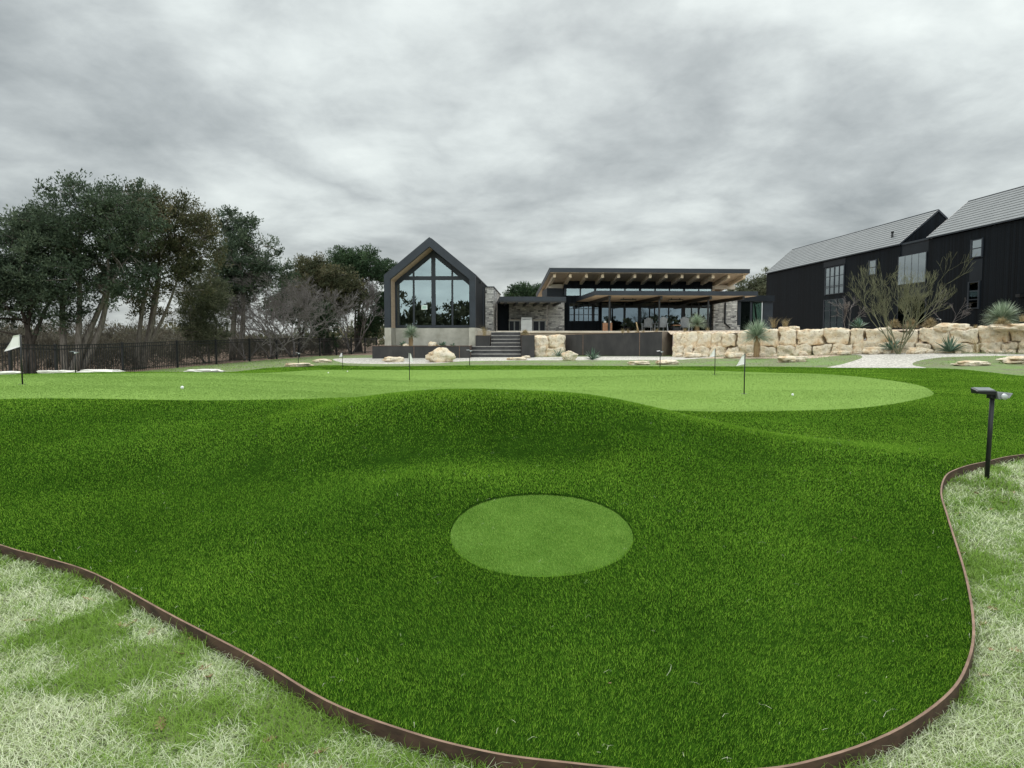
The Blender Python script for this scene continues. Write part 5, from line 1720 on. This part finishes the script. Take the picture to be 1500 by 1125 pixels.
# ------------------------------------------------------------------ black barns on the right
YB = 72.0
def barns():
    o = Vector((*at(1120, YB), 1.9))
    f = Frame(o, -.058)
    on = lambda px, py: f.on_x(px, py, 0)
    ye1 = on(1317, 430)[0]
    yc = on(1357.5, 430)[0]
    ze = sum(on(*p)[1] for p in ((1120, 399), (1223, 377.5), (1315, 359))) / 3
    hw = 2.6
    rise = 2.3
    def roof_part(t, ya, yb, name="roof", over=.12):
        n = 12
        mb = MB()
        for side in (0, 1):
            for i in range(n):
                a, b = i / n, (i + 1) / n
                pa = (-over + (hw + over) * a, ze - .06 + (rise + .06) * a)
                pb = (-over + (hw + over) * b, ze - .06 + (rise + .06) * b)
                if side:
                    pa, pb = (2 * hw - pa[0], pa[1]), (2 * hw - pb[0], pb[1])
                up = Vector((-rise, hw)).normalized() * (1 if not side else 1)
                ux, uz = (up.x, up.y) if not side else (-up.x, up.y)
                q = [(pa[0], pa[1]), (pa[0] + ux * .035, pa[1] + uz * .035), (pb[0] + ux * .008, pb[1] + uz * .008), pb]
                if side:
                    q = q[::-1]
                mb.hexa([(x, yb, z) for x, z in q], [(x, ya, z) for x, z in q])
        r = mb.build(name, "roof", t)
        c = MB()
        c.tube([(hw, ya - .02, ze + rise + .01), (hw, yb + .02, ze + rise + .01)], .05, 6)
        c.build("ridge_cap", "trim", r)
        e = MB()
        e.box(-over - .05, -over + .03, ya, yb, ze - .13, ze - .062)
        for y0, y1 in ((ya - .06, ya - .003), (yb + .003, yb + .06)):
            e.prism_y([(-over - .02, ze - .16), (-over - .02, ze - .03), (hw, ze + rise + .04), (hw, ze + rise - .12)], y0, y1)
            e.prism_y([(hw, ze + rise - .12), (hw, ze + rise + .04), (2 * hw + over, ze - .03), (2 * hw + over, ze - .16)], y0, y1)
        e.build("eave_trim", "trim", r)
        return r
    def window(t, p0, p1, top, bot, cols, rows, mat="glass_wing", depth=.07):
        """p0/p1 pixel columns, top/bottom pixel rows at p0's side"""
        y0, z1 = on(p0, top)
        y1 = on(p1, top)[0]
        z0 = on(p0, bot)[1]
        ya, yb = min(y0, y1), max(y0, y1)
        fr = MB()
        fw_ = .05
        ys = [ya + (yb - ya) * k / cols for k in range(cols + 1)]
        zs = [z0 + (z1 - z0) * k for k in rows]
        for k, y in enumerate(ys):
            wd = fw_ if k in (0, cols) or (cols == 4 and k == 2) else .034
            fr.box(-depth, .0, y - wd, y + wd, z0 - .05, z1 + .05)
        for z in zs:
            for k in range(cols):
                fr.box(-depth + .008, -.0, ys[k] + .051, ys[k + 1] - .051, z - .025, z + .025)
        w = fr.build("window", "trim", t)
        MB().box(-.03, -.018, ya + .01, yb - .01, z0, z1).build("pane", mat, w)
        return ya, yb, z0, z1
    t1 = thing("black_barn", "farther black barn with grey lapped roof and flat roofed bay at its near end", "barn", o, f.a)
    MB().box(0, 2 * hw, ye1, 0, -.4, ze - .17).build("wall", "siding", t1)
    for y0 in (ye1, -.2):
        MB().prism_y([(0.02, ze - .168), (2 * hw - .02, ze - .168), (hw, ze + rise - .07)], y0, y0 + .2).build("gable_wall", "siding", t1)
    roof_part(t1, ye1, 0)
    MB().box(.05, 2 * hw, yc, ye1 - .005, -.4, ze - .16).build("bay_wall", "panel", t1)
    MB().box(-.02, 2 * hw, yc - .0, ye1 - .064, ze - .157, ze - .03).build("bay_roof", "trim", t1)
    window(t1, 1210, 1237.3, 393.6, 431.8, 4, (0, .25, .3, .66, 1))
    window(t1, 1208, 1236.5, 440, 484, 3, (0, .25, .65, .8, 1), "glass_link")
    window(t1, 1273.6, 1284.4, 382.5, 403, 1, (0, .5, 1))
    window(t1, 1316.8, 1357, 376.8, 417.3, 4, (0, .33, .36, .68, 1), depth=.03)
    window(t1, 1316, 1356.5, 436, 478, 4, (0, .4, .75, 1), "glass_link", depth=.03)
    for p0, p1, a, b in ((1207, 1238.8, 385, 392.3), ):
        y0, z1 = on(p0, a)
        y1 = on(p1, a)[0]
        z0 = on(p0, b)[1]
        MB().box(-.025, -.001, min(y0, y1), max(y0, y1), z0, ze - .18).build("cladding_panel", "panel", t1)
    # vent pipe through the roof
    d = ray(1307, 347)
    vy = on(1307, 430)[0] + 1.2
    best = None
    for k in range(200):
        x = hw * k / 200
        yy, z = f.on_x(1307, 347.5, x)
        if abs(z - (ze + rise * k / 200)) < .05:
            best = (x, yy, z)
            break
    if best:
        x, yy, z = best
        MB().tube([(x, yy, z - .15), (x, yy, z + .32)], .075, 10).tube([(x, yy, z + .322), (x, yy, z + .42)], .10, 10).build("vent_pipe", "black_metal", t1)
    # nearer barn
    o2 = o + f.v * yc
    t2 = thing("black_barn", "nearer black timber barn with grey lapped roof running out of the right edge", "barn", o2, f.a)
    L = 19.0
    dy = yc
    f2 = Frame(o2, -.058)
    on_old = on
    on = lambda px, py: f2.on_x(px, py, 0)
    window_on = on
    MB().box(0, 2 * hw, -L, -.01, -.4, ze - .17).build("wall", "siding", t2)
    gm = MB()
    gm.prism_y([(0.02, ze - .168), (2 * hw - .02, ze - .168), (hw, ze + rise - .07)], -.21, -.01)
    gm.build("gable_wall", "siding", t2)
    roof_part(t2, -L, -.01)
    for p0, p1, a, b, c, rows, mt in ((1424, 1440.2, 352.6, 377.5, 1, (0, .5, 1), "glass_wing"), (1420, 1435.3, 414, 451.8, 1, (0, .33, .66, 1), "glass_link")):
        y0, z1 = on(p0, a)
        y1 = on(p1, a)[0]
        z0 = on(p0, b)[1]
        ya, yb = min(y0, y1), max(y0, y1)
        fr = MB()
        for y in (ya, yb):
            fr.box(-.07, 0, y - .05, y + .05, z0 - .05, z1 + .05)
        for k in rows:
            z = z0 + (z1 - z0) * k
            fr.box(-.062, 0, ya + .051, yb - .051, z - .025, z + .025)
        w = fr.build("window", "trim", t2)
        MB().box(-.03, -.018, ya + .01, yb - .01, z0, z1).build("pane", mt, w)
    ya, za = on(1421.5, 379.5)
    yb, zb_ = on(1438.5, 412)
    MB().box(-.022, -.001, min(ya, yb), max(ya, yb), zb_ + .05, za - .08).build("cladding_panel", "panel", t2)
    yl, zl = on(1497, 432)
    MB().box(-.25, -.001, yl - .15, yl + .15, zl - .12, zl + .04).build("wall_light", "black_metal", t2)
barns()

# ------------------------------------------------------------------ furniture on the terrace
def adirondack(loc, rz, label):
    t = thing("adirondack_chair", label, "chair", loc, rz, "grey adirondack chairs on the terrace")
    b = MB()
    for k in range(5):
        x = -.24 + k * .12
        h = 1.02 - .035 * abs(k - 2) ** 1.6
        b.hexa([(x - .052, -.10, .30), (x + .052, -.10, .30), (x + .052, -.075, .30), (x - .052, -.075, .30)], [(x - .06, -.42, h), (x + .06, -.42, h), (x + .06, -.395, h), (x - .06, -.395, h)])
    b.build("backrest", "chair_grey", t)
    s = MB()
    for k in range(5):
        y = -.05 + k * .105
        s.box(-.27, .27, y, y + .09, .29 + k * .022, .31 + k * .022)
    s.build("seat", "chair_grey", t)
    for sx in (-1, 1):
        MB().box(sx * .34 - .07, sx * .34 + .07, -.36, .5, .56, .585).build("arm", "chair_grey", t)
        MB().box(sx * .31 - .02, sx * .31 + .02, .40, .49, 0, .558).build("leg", "chair_grey", t)
        MB().hexa([(sx * .31 - .02, -.5, 0), (sx * .31 + .02, -.5, 0), (sx * .31 + .02, -.38, 0), (sx * .31 - .02, -.38, 0)], [(sx * .31 - .02, -.3, .555), (sx * .31 + .02, -.3, .555), (sx * .31 + .02, -.22, .555), (sx * .31 - .02, -.22, .555)]).build("leg", "chair_grey", t)
    return t
c0 = adirondack((*at(968, 49.5), ZT), R(8), "grey adirondack chair left of the silvery yucca, beside the dark potted shrub")
dup(c0, (*at(1004, 49.8), ZT), R(-28), "grey adirondack chair half hidden by the silvery yucca")
dup(c0, (*at(948, 51), ZT), R(160), "grey adirondack chair farthest left, in front of the glass doors")

def wooden_planter(px0, px1, label):
    Y = 49.2
    x0, x1 = at(px0, Y)[0], at(px1, Y)[0]
    t = thing("wooden_planter", label, "planter", (x0, Y, ZT), 0, "orange timber planters by the glass front")
    w = x1 - x0
    MB().box(0, w, 0, w, 0, .56).build("box", "terracotta", t)
    s = MB()
    for k in range(1, 4):
        s.box(w * k / 4 - .006, w * k / 4 + .006, -.004, -.001, .01, .55)
    s.build("board_gaps", "black_metal", t)
    MB().box(-.015, w + .015, -.015, w + .015, .562, .59).build("rim", "terracotta", t)
    MB().lathe([(.06, .592), (.075, .62), (.075, .70), (.05, .73)], 10, (w / 2, w / 2, 0)).build("candle_glass", "lamp", t)
wooden_planter(883, 889.6, "orange timber planter box with a white candle, left of the canopy post")
wooden_planter(891.3, 896.2, "narrower orange timber planter box with a white candle, right of the canopy post")
def potted(px, Y, h, w, label, seed):
    t = thing("potted_shrub", label, "plant", (*at(px, Y), ZT), 0, "dark potted shrubs on the terrace")
    MB().lathe([(.16, 0), (.22, .3), (.23, .36), (.20, .36)], 12).build("pot", "black_metal", t)
    rs = random.Random(seed)
    cs = [Vector((rs.gauss(0, w * .5), rs.gauss(0, w * .4), .4 + rs.random() * (h - .4))) for _ in range(16)]
    mb = MB()
    for c in cs:
        mb.tube([(0, 0, .3), c * .6, c], [.015, .01, .006], 4, cap=False)
    mb.build("stems", "bark_dark", t)
    leaf_mesh("leaves", cs, [.2] * 16, 45, .13, "leaf_dark", t, seed=seed, aspect=1.8)
potted(956, 52, 1.15, .35, "dark bushy potted shrub left of the adirondack chair by the post", 5)
potted(983, 53, 1.2, .6, "wide dark potted shrub behind the adirondack chair beside the silvery yucca", 6)
potted(921, 53.5, .95, .5, "dark potted shrub against the glass doors left of the wooden stake", 7)
potted(942, 54, .6, .3, "low dark potted plant behind the farthest left adirondack chair", 8)
def side_table():
    t = thing("side_table", "small dark side table between the two adirondack chairs", "table", (*at(990, 49.6), ZT))
    MB().box(-.27, .27, -.22, .22, .42, .46).build("tabletop", "terracotta", t)
    for sx in (-1, 1):
        for sy in (-1, 1):
            MB().box(sx * .22 - .025, sx * .22 + .025, sy * .17 - .025, sy * .17 + .025, 0, .418).build("leg", "black_metal", t)
    MB().box(-.2, .2, -.12, .12, .1, .3).build("shelf_box", "black_metal", t)
side_table()
q0, q1 = pz(935.5, 488, 43.1), pz(932, 472, 43.1)
tag(MB().tube([q0, q0.lerp(q1, .5), q1], [.05, .045, .035], 8).build("wooden_stake", "thatch"), "pale leaning wooden stake at the rim of the tall steel planter", "stake")
for px, py, sz, nm in ((842, 462.5, .13, "lowest white pendant lamp behind the gridded pavilion window, on the left"), (847, 460.5, .15, "middle white pendant lamp behind the gridded pavilion window"), (850.6, 458, .13, "highest white pendant lamp behind the gridded pavilion window, on the right")):
    p = P(px, py, 57.4)
    t = thing("pendant_lamp", nm, "lamp", p, 0, "pendant lamps inside the pavilion")
    MB().lathe([(sz * .3, -sz), (sz * .85, -sz * .6), (sz, 0), (sz * .85, sz * .6), (sz * .3, sz)], 12).build("lamp_shade", "lamp", t)
    MB().tube([(0, 0, sz), (0, 0, sz + 1.1)], .008, 5).build("cord", "black_metal", t)
dup(sol, Vector((*at(1373, 38), 1.9)), R(4), "small stake light with T shaped head before the barn, beside the thin sapling", .85)

# ------------------------------------------------------------------ sky and light
SUN_EL, SUN_AZ = 45.0, 8.0                # degrees above the horizon, degrees right of straight ahead
sun = bpy.data.objects.new("sun", bpy.data.lights.new("sun", "SUN"))
col.objects.link(sun)
sun.data.energy = 1.5
sun.data.angle = R(28)
sun.data.color = (1.0, 0.97, 0.92)
d = Vector((math.sin(R(SUN_AZ)) * math.cos(R(SUN_EL)), math.cos(R(SUN_AZ)) * math.cos(R(SUN_EL)), math.sin(R(SUN_EL))))
sun.rotation_euler = d.to_track_quat("Z", "Y").to_euler()

w = bpy.data.worlds.new("World")
scene.world = w
w.use_nodes = True
nt = w.node_tree
for n_ in list(nt.nodes):
    nt.nodes.remove(n_)
def nn(t, **k):
    o = nt.nodes.new(t)
    for a, b in k.items():
        setattr(o, a, b)
    return o
L = nt.links.new
def vm(op, a, b=0.0):
    o = nn("ShaderNodeMath", operation=op)
    for i, v in enumerate((a, b)):
        if isinstance(v, (int, float)):
            o.inputs[i].default_value = v
        else:
            L(v, o.inputs[i])
    return o.outputs[0]
out = nn("ShaderNodeOutputWorld")
sky = nn("ShaderNodeTexSky", sky_type="NISHITA")
sky.sun_disc = False
sky.sun_elevation = R(SUN_EL)
sky.sun_rotation = R(SUN_AZ)
bg1 = nn("ShaderNodeBackground")
bg1.inputs["Strength"].default_value = 0.05
L(sky.outputs[0], bg1.inputs["Color"])
tc = nn("ShaderNodeTexCoord")
sp = nn("ShaderNodeSeparateXYZ")
L(tc.outputs["Generated"], sp.inputs[0])
zc = vm("MAXIMUM", sp.outputs[2], 0.0)
den = vm("ADD", zc, 0.24)
cbn = nn("ShaderNodeCombineXYZ")
L(vm("DIVIDE", sp.outputs[0], den), cbn.inputs[0])
L(vm("DIVIDE", sp.outputs[1], den), cbn.inputs[1])
def nz(scale, detail, rough, off, dist=0.0):
    mp = nn("ShaderNodeMapping")
    mp.inputs["Location"].default_value = off
    L(cbn.outputs[0], mp.inputs["Vector"])
    o = nn("ShaderNodeTexNoise")
    o.inputs["Scale"].default_value = scale
    o.inputs["Detail"].default_value = detail
    o.inputs["Roughness"].default_value = rough
    o.inputs["Distortion"].default_value = dist
    L(mp.outputs[0], o.inputs["Vector"])
    return o.outputs["Fac"]
big = nz(0.55, 3, 0.5, (3.3, 1.7, 0.2))
med = nz(1.2, 7, 0.54, (1.2, 5.1, 3.0), 0.35)
fin = nz(4.2, 8, 0.62, (7.7, 2.1, 1.0), 0.25)
bil = vm("MULTIPLY", vm("ABSOLUTE", vm("SUBTRACT", nz(1.25, 6, 0.52, (2.2, 8.4, 0.7), 0.3), 0.5)), 2.0)
big = vm("ADD", vm("MULTIPLY", big, 0.86), vm("MULTIPLY", bil, 0.5))
f_ = vm("ADD", vm("MULTIPLY", big, 0.46), vm("ADD", vm("MULTIPLY", med, 0.38), vm("MULTIPLY", fin, 0.16)))
rp = nn("ShaderNodeValToRGB")
e = rp.color_ramp.elements
for k in range(2):
    e.new(0.5)
for k, (p, c) in enumerate(((0.38, (0.355, 0.392, 0.40)), (0.46, (0.54, 0.585, 0.587)), (0.54, (0.78, 0.84, 0.825)), (0.64, (1.02, 1.09, 1.05)))):
    e[k].position = p
    e[k].color = (*c, 1)
L(f_, rp.inputs[0])
# overcast vault is brighter overhead; extra brightness behind the camera is added fill
k_ = vm("ADD", vm("ADD", vm("ADD", 0.62, vm("MULTIPLY", zc, 0.32)), vm("MULTIPLY", vm("MAXIMUM", vm("MULTIPLY", sp.outputs[1], -1.0), 0.0), 1.5)), vm("MULTIPLY", vm("MAXIMUM", vm("SUBTRACT", zc, 0.45), 0.0), 1.6))
bg2 = nn("ShaderNodeBackground")
L(rp.outputs[0], bg2.inputs["Color"])
L(k_, bg2.inputs["Strength"])
ad = nn("ShaderNodeMixShader")          # nine tenths of the sky is covered
ad.inputs[0].default_value = 0.92
L(bg1.outputs[0], ad.inputs[1])
L(bg2.outputs[0], ad.inputs[2])
L(ad.outputs[0], out.inputs["Surface"])

scene.view_settings.view_transform = "Standard"
scene.view_settings.look = "None"
scene.view_settings.gamma = 1.0
scene.view_settings.exposure = 0.5
